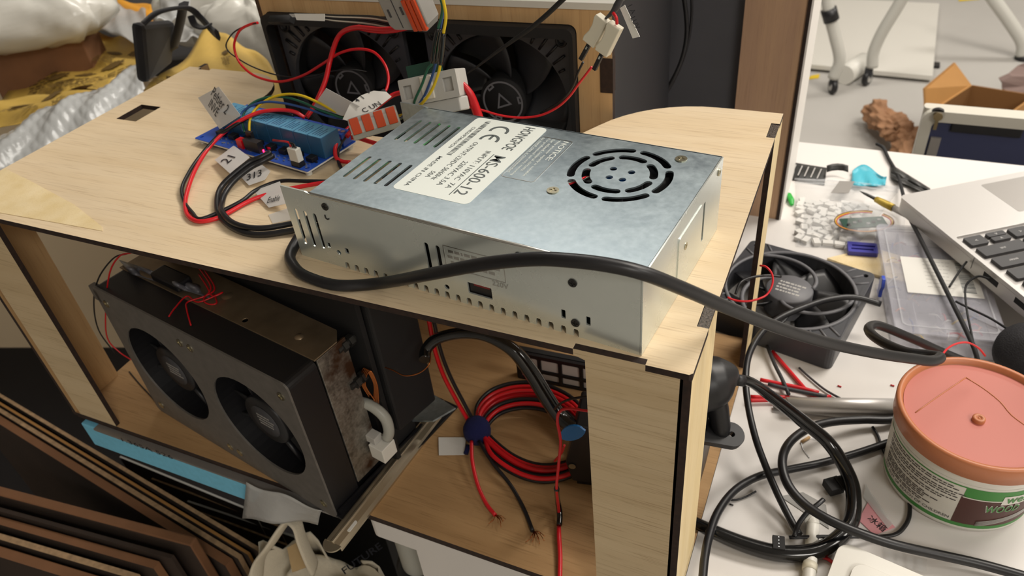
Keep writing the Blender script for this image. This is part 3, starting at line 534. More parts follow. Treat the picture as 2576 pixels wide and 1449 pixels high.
part_of(o, 'paper_flag', MB().quad(c1, c0, a1, a0, .4), 'paper', label='white paper flag')
part_of(o, 'tape', MB().quad(P(*Z2(670, 84), 'y', 212.6), P(*Z2(720, 84), 'y', 212.6), P(*Z2(735, 104), 'y', 212.6), P(*Z2(690, 104), 'y', 212.6), .2), 'clear_tape')
for k in range(6):
    cable(('black_wire', 'white_wire')[k % 3 == 1], f'%s strand running from the jumper housing to the top connector, {("uppermost", "second from top", "third from top", "third from bottom", "second from bottom", "lowest")[k]}' % ('white' if k % 3 == 1 else 'black'), 'wire',
          [P(*Z2(x, y+k*6), 'y', d) for x, y, d in ((860, 88, 214), (960, 94+k*2, 212), (1080, 96+k*4, 208), (1180, 100+k*6, 202), (1280, 118+k*6, 196), (1360, 132+k*4, 192), (1425, 140+k*2, 188))], .75, 'off_white' if k % 3 == 1 else 'black_cable', 6)
for k in range(3):
    cable('red_wire', f'red wire end gathered under the top lever connector, {("upper", "middle", "lower")[k]} of three', 'wire', [P(*Z2(x, y+k*7), 'y', d-k) for x, y, d in ((1090, 158, 202), (1170, 175, 196), (1260, 180, 191), (1350, 168, 187), (1440, 142, 184))], 1.2, 'red_bright', 6)
cable('black_wire', 'thin black wire slanting up across the right-hand fan', 'wire', [P(1163, 193, 'y', 190), P(1200, 168, 'y', 192), P(1262, 122, 'y', 192), P(1325, 78, 'y', 190), P(1370, 42, 'y', 188), P(1420, -5, 'y', 184), P(1500, -80, 'y', 178)], [.45, .7, 1.2, 1.5, 1.6, 1.6, 1.6], 'black_matte', 8)
cable('red_wire', 'broad red wire dropping behind the power supply from the white connector', 'wire', [P(1150, 203, 'y', 168), P(1165, 212, 'y', 168), P(1183, 236, 'y', 168), P(1194, 265, 'y', 168), P(1206, 300, 'y', 168)], [1.3, 1.8, 2.6, 3.2, 3.2], 'red_wire', 8)
# ================================================================ lever connectors
def lever_connector(name, label, c, xdir, up, L, D, Hh, n, body, swing=8):
    """Clear-bodied lever splice: rounded grey block, windows in its back, one orange lever per port."""
    m = frame_of(c, xdir, up); t = Thing(name, label, 'connector', c, rot=m)
    prof = [(0, 0), (D, 0), (D, Hh*.55), (D*.8, Hh), (D*.3, Hh), (0, Hh*.7)]
    b = MB(); b.plate(prof, (), -L/2, L/2); b.xf(YZ); bd = t.part('body', b, body, bev=.8); pitch = L/n
    for k in range(n):
        x = -L/2+pitch*(k+.5)
        t.part('lever', MB().box((x-pitch*.36, D*.28, Hh*.9), (x+pitch*.36, D*1.02, Hh*1.12)), 'orange_lever', bev=.4)
        t.part('wire_port', MB().box((x-pitch*.3, -.3, Hh*.15), (x+pitch*.3, .6, Hh*.5)), 'dark_grey', parent=bd)
        t.part('test_slot', MB().box((x-pitch*.12, D*.15, -.25), (x+pitch*.12, D*.5, .1)), 'dark_grey', parent=bd)
    return t
lc = P(986, 74, 'y', 170); t = Thing('lever_connector', 'grey lever connector with orange levers hanging at the top above the fans', 'connector', tuple(lc), rot=frame_of(lc, P(1108, 66, 'y', 164)-lc, (-.05, -.2, 1)))
bd = t.part('body', MB().plate([(0, 3), (3, 0), (18, -1), (30, -3), (33, 2), (33, 26), (30, 28), (4, 28), (0, 25)], (), -1, 13).xf(XZ @ T_((0, 0, -12))), 'grey_plastic', bev=1)
t.part('seam', MB().box((11.4, -1.3, 1), (11.9, -.6, 27)), 'dark_grey', parent=bd)
for x, z in ((4.6, 9), (16, 10)): t.part('test_slot', MB().box((x, -1.4, z), (x+1.5, -.7, z+5.4)), 'dark_grey', parent=bd)
for k in range(3): t.part('lever', MB().box((20.4+k*4.1, -2.6, -1.5), (23.6+k*4.1, .4, 20)), 'orange_lever', bev=.6)
t = lever_connector('lever_connector', 'taped lever connector with black handwriting, its orange levers facing the relays', P(952, 334, 'y', 142), (.80, .60, .12), (.55, -.55, .25), 34, 15, 9, 4, 'light_grey')
# pale mounting block with two square windows
m = frame_of(P(1080, 222, 'y', 158), (.95, .12, .22), (-.1, .35, .95)); t = Thing('wire_block', 'pale grey wire block with two square windows, behind the power supply corner', 'connector', tuple(P(1080, 222, 'y', 158)), rot=m)
bd = t.part('body', MB().plate(rrect(-22, -9, 22, 9, 1), [rrect(-19, -4.5, -12.5, 4.5, .4), rrect(11.5, -4.5, 18.5, 4.5, .4)], -2, 1.5).xf(XZ), 'light_grey', bev=.3)
t.part('rear_housing', MB().plate([(-21, -9), (21, -9), (22, -2), (22, 9), (-21, 9)], (), -15, -2).xf(XZ), 'light_grey', bev=1); t.part('belly', MB().plate([(-21, 0), (20, 0), (24, 5), (22, 10), (16, 14), (-21, 14)], (), -18, -9).xf(RX(0)), 'light_grey', bev=.8)
t.part('latch', MB().box((-5, -2.6, -7), (4, 0, 8)), 'off_white', bev=.6); t.part('circuit_chip', MB().box((-16, 3, 9), (10, 5, 17)), 'pcb_green', label='small green board standing behind')
# white plug pair at the right of the fan box
def plug(name, label, u, v, u2, v2, y, w, nwire, col):
    a = P(u, v, 'y', y); c = P(u2, v2, 'y', y); d = c-a; m = frame_of(a, d, (0, -1, .4)); t = Thing(name, label, 'connector', tuple(a), rot=m); L = d.length
    t.part('housing', MB().plate([(0, -w), (L*.15, -w*1.05), (L*.35, -w*.8), (L*.6, -w*.8), (L*.85, -w*1.1), (L, -w), (L, w), (0, w)], (), -3.2, 3.2), 'ivory', bev=.9)
    t.part('crimp_socket', MB().box((L, -1.4, -1.4), (L+13, 1.4, 1.4)), 'black_plastic', bev=.3, label='black crimp socket'); t.part('contact_window', MB().box((L+2.5, -.5, 1.4), (L+4.5, .5, 1.6)), 'steel')
    return t
plug('white_plug', 'ivory wire plug leading to the black lead beside the fan box corner', 1519, 44, 1484, 108, 196, 4.6, 1, 'black')
plug('white_plug', 'ivory wire plug leading to the red lead beside the fan box corner', 1550, 62, 1516, 132, 192, 4.6, 1, 'red')
cable('red_wire', 'red lead sagging from the ivory plug behind the power supply', 'wire', [P(x, y, 'y', d) for x, y, d in ((1489, 168, 191), (1472, 190, 191), (1455, 212, 192), (1432, 243, 193), (1402, 270, 195), (1360, 290, 195), (1310, 296, 194), (1258, 290, 192), (1205, 275, 190), (1148, 264, 186))], .8, 'red_bright')
cable('black_wire', 'black lead running down from the ivory plug along the red one', 'wire', [P(x, y, 'y', d) for x, y, d in ((1467, 156, 196), (1453, 185, 197), (1442, 215, 198), (1425, 240, 200), (1400, 262, 204), (1360, 285, 208))], .8, 'black_cable')
cable('red_wire', 'short red wire feeding the ivory plug from above', 'wire', [P(1542, 32, 'y', 192), P(1550, 44, 'y', 190), P(1552, 60, 'y', 191)], 1.0, 'red_bright')
o = cable('taped_lead', 'dark lead wrapped in tape above the ivory plugs, carrying a paper label', 'wire', [P(1600, -70, 'y', 196), P(1570, -20, 'y', 196), P(1552, 15, 'y', 196), P(1540, 32, 'y', 195), P(1524, 46, 'y', 196)], [2, 2, 2.4, 1.6, .8], 'dark_grey')
part_of(o, 'paper_label', MB().quad(P(1572, 12, 'y', 194), P(1610, 92, 'y', 192), P(1592, 96, 'y', 192), P(1560, 20, 'y', 194), .5), 'paper')
for (u, v, s) in ((1583, 28, '1 A'), (1590, 58, 'LUV')):
    b = MB(); b.text(s, None, 3.0, None, .1); mm = frame_of(P(u-4, v-12, 'y', 191), P(1610, 92, 'y', 191)-P(1572, 12, 'y', 191), (0, -1, .3)); b.xf(mm); part_of(o, 'handwriting', b, 'ink')
# ================================================================ paper and tape flags on the wires
def flag(name, label, pix, h, m, words=(), t=.25):
    """Paper or tape flag: a thin sheet with its corners given as pixels and heights, and handwriting along one of its edges."""
    pts = [P(u, v, 'z', z) for (u, v), z in zip(pix, h)]; pn = (pts[1]-pts[0]).cross(pts[-1]-pts[0])
    pts = [CAM + (p-CAM)*((pts[0]-CAM).dot(pn)/(p-CAM).dot(pn)) for p in pts]; b = MB(); n = (pts[1]-pts[0]).cross(pts[-1]-pts[0]).normalized()*t; n = n if n.dot(CAM-pts[0]) > 0 else -n
    k = len(pts); ring_ = tuple(range(k)); b.add(pts+[p-n for p in pts], [ring_, tuple(i+k for i in reversed(ring_))]+[(i, i+k, (i+1) % k+k, (i+1) % k) for i in range(k)])
    o = single(name, label, 'label', b, m)
    for s, io, ix, iy, fx, fy, hh, w in words:
        x = pts[ix]-pts[io]; y = pts[iy]-pts[io]; m_ = frame_of(pts[io]+x*fx+y*fy+n*1.6, x, n); part_of(o, 'handwriting', MB().text(s, w*x.length, hh*y.length, m_, .1), 'ink')
    return o
flag('tape_flag', 'frosted tape flag reading Peltier above the relay board', [(498, 246), (550, 218), (605, 290), (552, 324)], [27, 42, 42, 27], 'tape_matte', (('Peltier 2', 1, 2, 0, .12, .46, .19, .72), ('INVE', 1, 2, 0, .38, .82, .17, .4)))
flag('paper_flag', 'white paper flag marked 21 on the relay control cable', [(540, 402), (588, 366), (628, 395), (578, 436)], [4, 8, 10, 6], 'tape_matte', (('21', 3, 2, 0, .22, .4, .32, .42),))
flag('paper_flag', 'white pointed paper flag marked 313 under the relay control cable', [(598, 437), (650, 408), (680, 430), (666, 452), (626, 466)], [2, 5, 5, 3, 2], 'tape_matte', (('313', 4, 3, 0, .1, .3, .38, .95),))
flag('tape_flag', 'frosted tape flag wrapped on the wires beside the supply flange', [(638, 480), (704, 456), (720, 512), (676, 522)], [3, 9, 7, 2], 'tape_matte', (('Enable', 3, 2, 0, .1, .2, .2, .7),))
flag('tape_flag', 'frosted blank tape flag lying near the front edge of the supply', [(675, 540), (728, 522), (735, 552), (686, 562)], [.6, .6, .6, .6], 'clear_tape')
flag('paper_flag', 'white paper flag on the thick red wire below the left-hand fan', [(820, 222), (905, 268), (862, 292), (788, 268)], [46, 40, 26, 26], 'tape_matte')
flag('paper_flag', 'white rounded paper cover with black handwriting over the taped connector', [(862, 300), (880, 262), (908, 240), (940, 228), (972, 231), (985, 243), (935, 282), (905, 312)], [36, 40, 42, 44, 42, 40, 36, 33], 'paper', (('1', 1, 3, 0, .82, .05, .26, .04), ('4 1', 1, 3, 0, .4, .3, .26, .3), ('C UN', 0, 5, 7, .32, .34, .36, .36)))
# ================================================================ twin-fan cooler inside the box
HX = Thing('twin_fan_cooler', 'dark twin-fan cooling unit with a brown metal hood, standing in the plywood box', 'cooler', (-470, 28.5, -217.6), -10.35)
HC = (57, 167)
HX.part('face_plate', MB().plate(rrect(0, 0, 224, 140, 5), [circle(x, 70, 46, 48) for x in HC] + [circle(x, z, 1.8, 10) for x in (12, 106, 118, 214) for z in (128, 10)], -1.5, 0).xf(XZ), 'grey_paint', label='grey painted face plate')
HX.part('fan_body', MB().plate(rrect(.5, .5, 223.5, 139.5, 5), [circle(x, 70, 47, 48) for x in HC], -26, -1.5).xf(XZ), 'black_plastic')
for x in (106, 118, 214, 12):
    for z in (126, 12): HX.part('screw', crosshead(MB(), T_((x, 0, z)) @ RX(90), 3.4), 'screw_zinc')
for fi, x in enumerate(HC):
    o = HX.part('fan_hub', MB().lathe([(22, 0), (22, 8), (21, 9.5), (.01, 9.5)], 36).xf(T_((x, 16, 70)) @ RX(90)), 'black_plastic')
    HX.part('hub_sticker', MB().lathe([(14.5, 0), (14.5, .3), (.01, .3)], 32, (x, 0, 0)).xf(T_((0, 6.3, 70)) @ RX(90)), 'dark_grey', parent=o)
    tx = MB()
    scribble(tx, x-8, 74, 16, 4, 3, 1.5, 0, fi+3, Matrix(((1, 0, 0, 0), (0, 0, -1, 6), (0, 1, 0, 0), (0, 0, 0, 1)))) 
    HX.part('small_print', tx, 'grey_plastic', parent=o)
    for a in (25, 115, 205, 295):
        ca, sa = math.cos(rad(a)), math.sin(rad(a)); HX.part('strut', MB().tube([(x+20*ca, 11, 70+20*sa), (x+47*ca, 13, 70+47*sa)], 2.2, 6, flat=.7), 'black_plastic', parent=o)
    for k in range(7):
        a = 2*math.pi*k/7+.4
        HX.part('blade', MB().grid(lambda u, v, a=a: (x+(21+u*24)*math.cos(a+v*.8), 15+v*10, 70+(21+u*24)*math.sin(a+v*.8)), 4, 4, thick=1), 'black_matte', parent=o)
HX.part('mount_ear', MB().box((-6, 0, 124), (6, 6, 138)), 'grey_paint', bev=1)
hood = MB(); hood.plate([(-1, 26), (223, 26), (223, 47), (214, 56), (4, 60), (-1, 56)], [circle(147, 31.5, 2.2, 14)], 139, 140.2)
HX.part('hood', hood, 'brown_metal', label='brownish metal hood', bev=.4)
HX.part('hood_rivet', MB().lathe([(3.4, 0), (2.4, 1.2), (.01, 1.5)], 14, (196, 38, 140.2)), 'brown_metal')
HX.part('hood_rivet', MB().lathe([(4.4, 0), (2.4, .8), (.01, .9)], 14, (112, 44, 140.2)), 'brown_metal')
HX.part('end_plate', MB().box((221.6, 27.5, 12), (223.4, 54, 139)), 'zinc_rust', label='rust-flecked zinc end plate', bev=.4)
HX.part('end_plate', MB().box((-1.4, 27.5, 12), (0, 54, 139)), 'zinc_rust')
HX.part('rear_shield', MB().box((6, 62, 2), (232, 66, 205)), 'black_matte')
HX.part('cold_block', MB().plate([(150, 68), (236, 68), (240, 108), (150, 112)], (), 36, 196), 'black_matte', bev=2, label='tall black insulated block')
HX.part('lower_block', MB().box((120, 60, 2), (222, 96, 60)), 'black_matte')
for (bx_, bz) in ((222, 132), (224, 98)):
    c = (bx_, 60, bz); g = MB(); g.cyl((0, 0, -4), 2.6, 18, 12); n0 = g.n(); g.plate(circle(0, 0, 4.6, 6), (), 0, 4); g.plate(circle(0, 0, 4.6, 6), (), 6.4, 10); HX.part('hex_bolt', g.xf(T_(c) @ RX(90)), 'dark_steel')
HX.part('base_tray', MB().box((150, 0.5, 1), (236, 134, 3)), 'black_plastic', bev=.4); HX.part('tray_wall', MB().box((224.5, 3, 3), (226, 100, 8)), 'black_plastic')
HX.part('bent_pipe', MB().tube([(214, 54, 72), (226, 57, 70), (236, 58, 62), (238, 57, 50), (236, 55, 42)], 4.2, 10), 'leg_grey')
HX.part('pipe_clip', MB().box((226, 44, 26), (240, 58, 40)), 'white_plastic', bev=.6, label='white plastic pipe clip'); HX.part('pipe_strap', MB().box((222, 46, 40), (232, 54, 47)), 'light_grey', bev=.5)
cw = MB()
for k in range(5): cw.tube([(225+1.5*k, 58, 78+3*math.sin(k)), (222+k, 57, 92), (226+k*1.4, 60, 106), (232+k*.8, 60, 94), (229+k*1.2, 58, 76)], .55, 6)
HX.part('copper_coil', cw, 'copper')
HX.wpart('copper_wire', MB().tube([P(918, 965, 'y', 55), P(918, 940, 'y', 56), P(950, 922, 'y', 56), P(985, 930, 'y', 54), P(1018, 945, 'y', 52), P(1055, 938, 'y', 56), P(1080, 915, 'y', 60), P(1083, 885, 'y', 70)], .5, 6), 'copper')
HX.part('bracket', MB().plate([(0, 0), (30, 6), (40, 24), (6, 34)], (), 2, 3.4).xf(T_((214, 92, 10)) @ RY(-18)), 'zinc', label='bare metal bracket')
HX.part('bundle_tape', MB().bx((60, 34, 145), (34, 14, 8)), 'black_cable', bev=2)
# channel bar under the unit, sticking out over the front edge
RA = Thing('steel_rail', 'bronze-toned metal channel rail with slotted holes, sticking out under the box front', 'rail', (-232, 45, -218), -4.5)
prof = [(-6, 0), (-6, 5.6), (-4.4, 6.4), (-1.6, 6.4), (-.8, 7.6), (.8, 7.6), (1.6, 6.4), (5.6, 5), (7.6, 2.4), (7.6, 0), (6.6, 0), (6.4, 2), (5, 4.2), (1.2, 5.4), (-.6, 6), (-5, 5), (-5, 0)]
rb = MB(); rb.plate(prof, (), -72, 78).xf(XZ); RA.part('channel', rb, 'nickel', bev=.3)
tip = MB(); tip.plate(arcband(0, 0, 0.5, 7.4, 180, 360), (), 4.6, 6); tip.xf(T_((.6, -77.5, 0))); RA.part('rounded_tip', tip, 'nickel')
for yy in (-64, 60): RA.part('slot_rim', MB().plate(slot(4.4, yy, 4.4, yy+7, 3.0), (), 5.2, 5.75), 'paper', label='slotted hole')
# ================================================================ wire coil with its navy strap
cc = P(1345, 1105, 'z', -212)
def zc(L, z0): return [P(u, v, 'z', z0+h) for u, v, h in L]
loopA = [(1205, 1080, 4), (1205, 1040, 6), (1240, 1003, 7), (1300, 985, 8), (1370, 990, 9), (1440, 1025, 10), (1480, 1085, 8), (1478, 1150, 5), (1430, 1190, 3), (1360, 1200, 2), (1290, 1175, 3), (1225, 1120, 5)]
CO = Thing('wire_coil', 'coil of red and black wire tied with a navy strap, on the box floor', 'wire coil', tuple(P(1345, 1105, 'z', -218)))
for k in range(7):
    s = 1.03 - .028*k; ce_ = (1345, 1100); L = [(ce_[0]+(u-ce_[0])*s, ce_[1]+(v-ce_[1])*(s-.03*k*(1 if v > 1100 else -.2)) - 6 + (14*k-30 if v > 1100 else 9*k-14)*.9, h) for u, v, h in loopA]; c = 'red_wire' if k in (1, 2, 3, 5) else 'black_cable'
    CO.wpart('red_turn' if c == 'red_wire' else 'black_turn', MB().tube(zc(L, -217+(k % 3)*2.8), 1.8, 8, True), c)
CO.wpart('red_lead', MB().tube([P(1078, 800, 'y', 95), P(1094, 880, 'y', 96), P(1116, 945, 'y', 98), P(1150, 1010, 'y', 98), P(1182, 1065, 'y', 97), P(1200, 1090, 'z', -208)], 1.7, 8), 'red_wire')
CO.wpart('black_lead', MB().tube([P(1090, 800, 'y', 97), P(1108, 880, 'y', 98), P(1132, 945, 'y', 100), P(1165, 1010, 'y', 100), P(1195, 1065, 'y', 98), P(1210, 1090, 'z', -207)], 1.5, 8), 'black_cable')
CO.wpart('red_tail', MB().tube([P(1186, 1110, 'z', -206), P(1188, 1160, 'z', -209), P(1202, 1220, 'z', -213), P(1224, 1268, 'z', -216), P(1246, 1296, 'z', -216)], 1.5, 8), 'red_bright')
CO.wpart('black_tail', MB().tube([P(1205, 1110, 'z', -206), P(1240, 1165, 'z', -209), P(1284, 1220, 'z', -213), P(1318, 1280, 'z', -216), P(1340, 1336, 'z', -216)], 1.5, 8), 'black_cable')
for (u, v, n_) in ((1246, 1296, 9), (1342, 1337, 14)):
    sb = MB(); random.seed(u)
    for k in range(n_):
        a, l = random.uniform(-1.2, 1.2)+1.1, random.uniform(14, 36); sb.tube([P(u, v, 'z', -216), P(u+l*.5*math.cos(a), v+l*.5*math.sin(a), 'z', -216+random.uniform(0, 3)), P(u+l*math.cos(a+.3), v+l*math.sin(a+.3), 'z', -216.5+random.uniform(0, 4))], .22, 5, sub=3)
    CO.wpart('bare_strands', sb, 'copper', kind='stuff', label='frayed copper strands')
bc_ = P(1200, 1083, 'z', -207); cs = MB(); cs.lathe([(.01, 8.6), (4, 8.3), (7, 6.6), (8.7, 3), (9, 0), (8.7, -3), (7, -6.6), (4, -8.3), (.01, -8.6)], 24).xf(T_(bc_) @ Matrix.Scale(1.25, 4))
CO.wpart('navy_strap', cs, 'navy', label='navy hook-and-loop strap')
CO.wpart('strap_end', MB().tube([P(1178, 1120, 'z', -214), P(1172, 1142, 'z', -216)], 2, 6, sub=1), 'navy')
o = single('paper_tag', 'blank white paper tag lying beside the navy strap', 'label', MB().quad(P(1104, 1145, 'z', -216.6), P(1168, 1144, 'z', -216.6), P(1172, 1100, 'z', -215), P(1103, 1100, 'z', -215), .4), 'paper')
cable('black_hose', 'glossy black hose arching inside the box above the wire coil', 'hose', [P(1068, 905, 'y', 70), P(1072, 880, 'y', 78), P(1100, 852, 'y', 84), P(1160, 838, 'y', 90), P(1225, 845, 'y', 92), P(1290, 880, 'y', 92), P(1335, 935, 'y', 90), P(1375, 1000, 'y', 86), P(1410, 1050, 'y', 82), P(1450, 1080, 'y', 78)], [4.2, 4.2, 4.2, 4.2, 4.4, 5, 5.6, 5.6, 5.4, 5.2], 'black_gloss', 14)
cable('black_wire', 'black wire trailing from the hose end to the front post', 'wire', [P(1395, 1030, 'y', 70), P(1410, 1015, 'y', 62), P(1440, 1003, 'y', 56), P(1500, 995, 'y', 50)], .8, 'black_cable')
o = cable('red_wire', 'long red wire dropping past the front post, spliced with a black sleeve', 'wire', [P(1510, 1036, 'y', 40), P(1478, 1034, 'y', 40), P(1430, 1028, 'y', 40), P(1408, 1036, 'y', 40), P(1402, 1060, 'y', 40), P(1410, 1110, 'y', 38), P(1405, 1170, 'y', 36), P(1400, 1230, 'y', 34), P(1406, 1290, 'z', -210), P(1406, 1345, 'z', -214), P(1409, 1400, 'z', -215), P(1408, 1470, 'z', -216), P(1410, 1500, 'z', -216)], [.8, .8, .9, 1, 1, 1, 1, 1, 1.2, 1.7, 1.7, 1.7, 1.7], 'red_bright')
part_of(o, 'splice_sleeve', MB().tube([P(1400, 1228, 'y', 34), P(1403, 1260, 'z', -206), P(1408, 1292, 'z', -210), P(1407, 1322, 'z', -212)], [1.9, 2.0, 2.2, 2.1], 8), 'black_gloss', label='black heat-shrink sleeve')
t = Thing('pump_module', 'black module with a royal blue flap, half hidden by the front post', 'module', tuple(P(1470, 1230, 'z', -218)), 12)
p0 = P(1470, 1230, 'z', -218)
t.part('body', MB().plate([(-9, 0), (-13, 20), (-4, 62), (28, 62), (28, 0)], (), -34, 0).xf(T_((0, 0, 8)) @ XZ), 'black_plastic', bev=1.5); t.part('foot', MB().box((-6, 4, .3), (26, 32, 8)), 'black_plastic')
t.part('screw', crosshead(MB(), T_((-8, -.5, 26)) @ RX(90) , 2.6), 'screw_zinc')
t.wpart('blue_flap', MB().plate([(math.cos(rad(a))*9*(1 if a < 180 else 1.15), math.sin(rad(a))*5.4) for a in range(0, 360, 20)], (), -.8, .8).xf(frame_of(P(1440, 1088, 'y', 52), (.8, .1, .62), (.2, -1, .3))), 'royal_blue', label='royal blue plastic flap')
t.wpart('terminal_lead', MB().tube([P(1420, 1120, 'y', 54), P(1412, 1140, 'y', 55), P(1395, 1160, 'y', 58)], .9, 6), 'red_wire')
# black grille with pale blocks behind
gq = P(1308, 952, 'z', -218); t = Thing('vent_grille', 'black plastic grille with pale square openings, at the back of the box floor', 'grille', tuple(gq), 3)
t.part('frame', MB().plate(rrect(-2, 0, 78, 31, 1.5), [rrect(2+k*18.6, z, 2+k*18.6+15.6, z1, 1.2) for k in range(4) for z, z1 in ((3, 11), (14, 27))], -3, 0).xf(XZ), 'black_plastic', bev=.3)
for k in range(4):
    for z, z1 in ((3, 11), (14, 27)): t.part('pale_block', MB().box((2+k*18.6, 1.4, z), (2+k*18.6+15.6, 4, z1)), 'ceiling_white', bev=.6)
t.part('backing', MB().box((-2, 4, 0), (78, 9, 31)), 'black_matte')
# loose wires on the cooler's hood
for k, (lab_, pts) in enumerate((('dark red wire tangled on the cooler hood, the one forking to the front', [(500, 690), (520, 720), (535, 745), (560, 735), (500, 760), (470, 745), (440, 775), (425, 796)]),
                               ('dark red wire tangled on the cooler hood, the one hanging over its fan body', [(515, 680), (540, 725), (515, 745), (472, 760), (470, 780), (480, 818)]),
                               ('dark red wire tangled on the cooler hood, the one curling towards the rivet', [(490, 660), (530, 720), (512, 752), (525, 765), (545, 762), (538, 740)]))):
    cable('red_wire', lab_, 'wire', [P(u, v, 'z', -76+(2 if i < 5 else 0)) for i, (u, v) in enumerate(pts)], .6, 'red_wire', 6)
cable('red_wire', 'thin red wire hanging at the far end of the cooler', 'wire', [P(u, v, 'y', 30+k*.5) for k, (u, v) in enumerate(((330, 636), (300, 645), (275, 690), (266, 780), (270, 850), (300, 885), (330, 905)))], .6, 'red_wire', 6)
cable('black_wire', 'thin dark wire hanging at the far end of the cooler', 'wire', [P(u, v, 'y', 32) for u, v in ((320, 638), (285, 650), (248, 700), (236, 760), (248, 830), (290, 890))], .6, 'black_cable', 6)
cable('black_wire', 'dark wire lying on the box floor beyond the cooler face', 'wire', [P(u, v, 'z', -217.4) for u, v in ((325, 935), (350, 965), (378, 995), (400, 1020), (425, 1033))], .6, 'black_cable', 6)
single('torn_wrap', 'scrap of white plastic film poking up behind the cooler hood', 'film', MB().grid(lambda u, v: P(783+u*24+10*v, 752+v*56+6*math.sin(u*6), 'y', 62+5*u), 4, 4, thick=.4), 'off_white')
single('foil_bundle', 'grey crinkled plastic bundle lying on the hood of the cooler', 'film', MB().grid(lambda u, v: P(300+u*200+30*v, 655+u*62+v*34, 'z', -77+6*math.sin(u*9+v*3)*math.sin(math.pi*v)+4*math.sin(u*23)*math.sin(math.pi*v)+1.5), 22, 8, thick=.4), 'smoky')
# ================================================================ tub of filler
TC = (161, 184); ZB = -226
TB = Thing('filler_tub', 'round white labelled tub with an orange lid, standing on the white desk', 'tub', (161, 184, ZB))
rz = lambda z: 47.0 + (z-0)*.05
TB.part('body', MB().lathe([(.01, 0), (45.5, 0), (47, 1.6), (49.8, 56), (49.8, 60)], 64), 'white_plastic')
ld = TB.part('lid', MB().lathe([(49.9, 57), (51.6, 57.4), (52.2, 70), (51.6, 71.6), (50, 72), (48.4, 71.4), (47.8, 68), (47.2, 67.4), (.01, 67.8)], 72), 'lid_orange', label='orange snap-on lid')
TB.part('lid_disc', MB().cyl((0, 0, 67.7), 47.0, .25, 64), 'lid_pink', parent=ld)
q = [P(2303, 1038, 'z', -158), P(2366, 993, 'z', -158), P(2430, 950, 'z', -158)]; q2 = [P(2430, 950, 'z', -158), P(2472, 976, 'z', -158), P(2515, 1010, 'z', -158), P(2545, 1045, 'z', -158), P(2590, 1078, 'z', -158)]
for L in (q, q2): TB.wpart('moulded_line', MB().tube([v - Vector((0, 0, .0)) for v in L], .45, 6, sub=3), 'lid_orange', parent=ld)
kb = P(2464, 1050, 'z', -155) - Vector((161, 184, -226)); TB.part('moulded_knob', MB().lathe([(4, -4), (4, -.6), (3.4, 0), (1.6, 0), (1.4, -.8), (.8, -.8), (.7, -.2), (.01, -.2)], 20, (kb.x, kb.y, 71)), 'lid_orange', parent=ld)
def cy(th0, dr=.15):
    def f(x, y, z): r = rz(y)+dr+z; a = rad(th0)+x/48.5; return (r*math.cos(a), r*math.sin(a), y)
    return f
def band(a0, a1, z0, z1, dr, fn0=None, fn1=None):
    n = max(2, int(abs(a1-a0)/4))
    def f(u, v): a = a0+(a1-a0)*u; zz = z0+(z1-z0)*v; zz = (fn0(a) if fn0 else z0)*(1-v)+(fn1(a) if fn1 else z1)*v; r = rz(zz)+dr; return (r*math.cos(rad(a)), r*math.sin(rad(a)), zz)
    return MB().grid(f, n, 3)
lb = TB.part('printed_sleeve', band(-178, 40, 3, 50, .1), 'white_plastic')
def tp(name, mb, m): return TB.part(name, mb, m, parent=lb)
tp('green_band', band(-175, 40, 5, 8.6, .25), 'print_green'); tp('green_line', band(-175, -94, 46.4, 47.6, .25), 'print_green')
tp('green_panel', band(-94, 40, 37, 47.6, .25), 'print_green'); tp('maroon_panel', band(-95, 40, 7, 37, .22), 'print_maroon'); tp('white_line', band(-94, 40, 36.6, 37.6, .4), 'white_plastic')
tp('brand_plate', MB().plate(rrect(0, 0, 30, 9.6, 3), (), 0, .1).xf(Matrix.Identity(4)), 'white_plastic') if False else None
tp('badge', band(-67, -22, 33.2, 42.6, .45), 'white_plastic')
def tt(s, th, z, w, h, m, dr=.5): tp('lettering', MB().text(s, w, h, None, .05, cyl=lambda x, y, zz: cy(th, dr)(x, y+z, zz)), m)
tt('*wes', -64.5, 35.0, 15, 5.8, 'print_green', .7); tt('*WOOD', -77, 24.4, 23, 8.2, 'white_plastic', .35); tt('*WOOD', -76.4, 25.0, 22, 7.0, 'print_green', .7)
tt('KEEP OUT OF REACH OF CHILDREN', -168, 10.6, 60, 2.6, 'print_text', .35)
rows = MB(); random.seed(11)
for k, z in enumerate((43.5, 41.4, 38.0, 35.9, 33.8, 30.4, 28.3, 24.6, 22.8, 21.0, 19.2, 16.6, 14.8)):
    x = 2.0; end = random.choice((58, 60, 50, 56)) if k < 7 else random.choice((40, 46, 44))
    while x < end:
        w = random.uniform(1.6, 5); n_ = rows.n(); seg = max(1, int(w/1.6))
        for s in range(seg): rows.add([cy(-168, .35)(x+w*s/seg, z, 0), cy(-168, .35)(x+w*(s+1)/seg, z, 0), cy(-168, .35)(x+w*(s+1)/seg, z+.9, 0), cy(-168, .35)(x+w*s/seg, z+.9, 0)], [(0, 1, 2, 3)])
        x += w+.7
tp('small_print', rows, 'print_text')
wv = MB()
for k in range(5): wv.tube([(rz(14+k)+.5)*Vector((math.cos(rad(a)), math.sin(rad(a)), 0))+Vector((0, 0, 9+k*1.1+9*math.sin(rad((a+78)*1.3)))) for a in range(-78, -20, 6)], .22, 5, sub=2)
tp('plank_drawing', wv, 'light_grey')
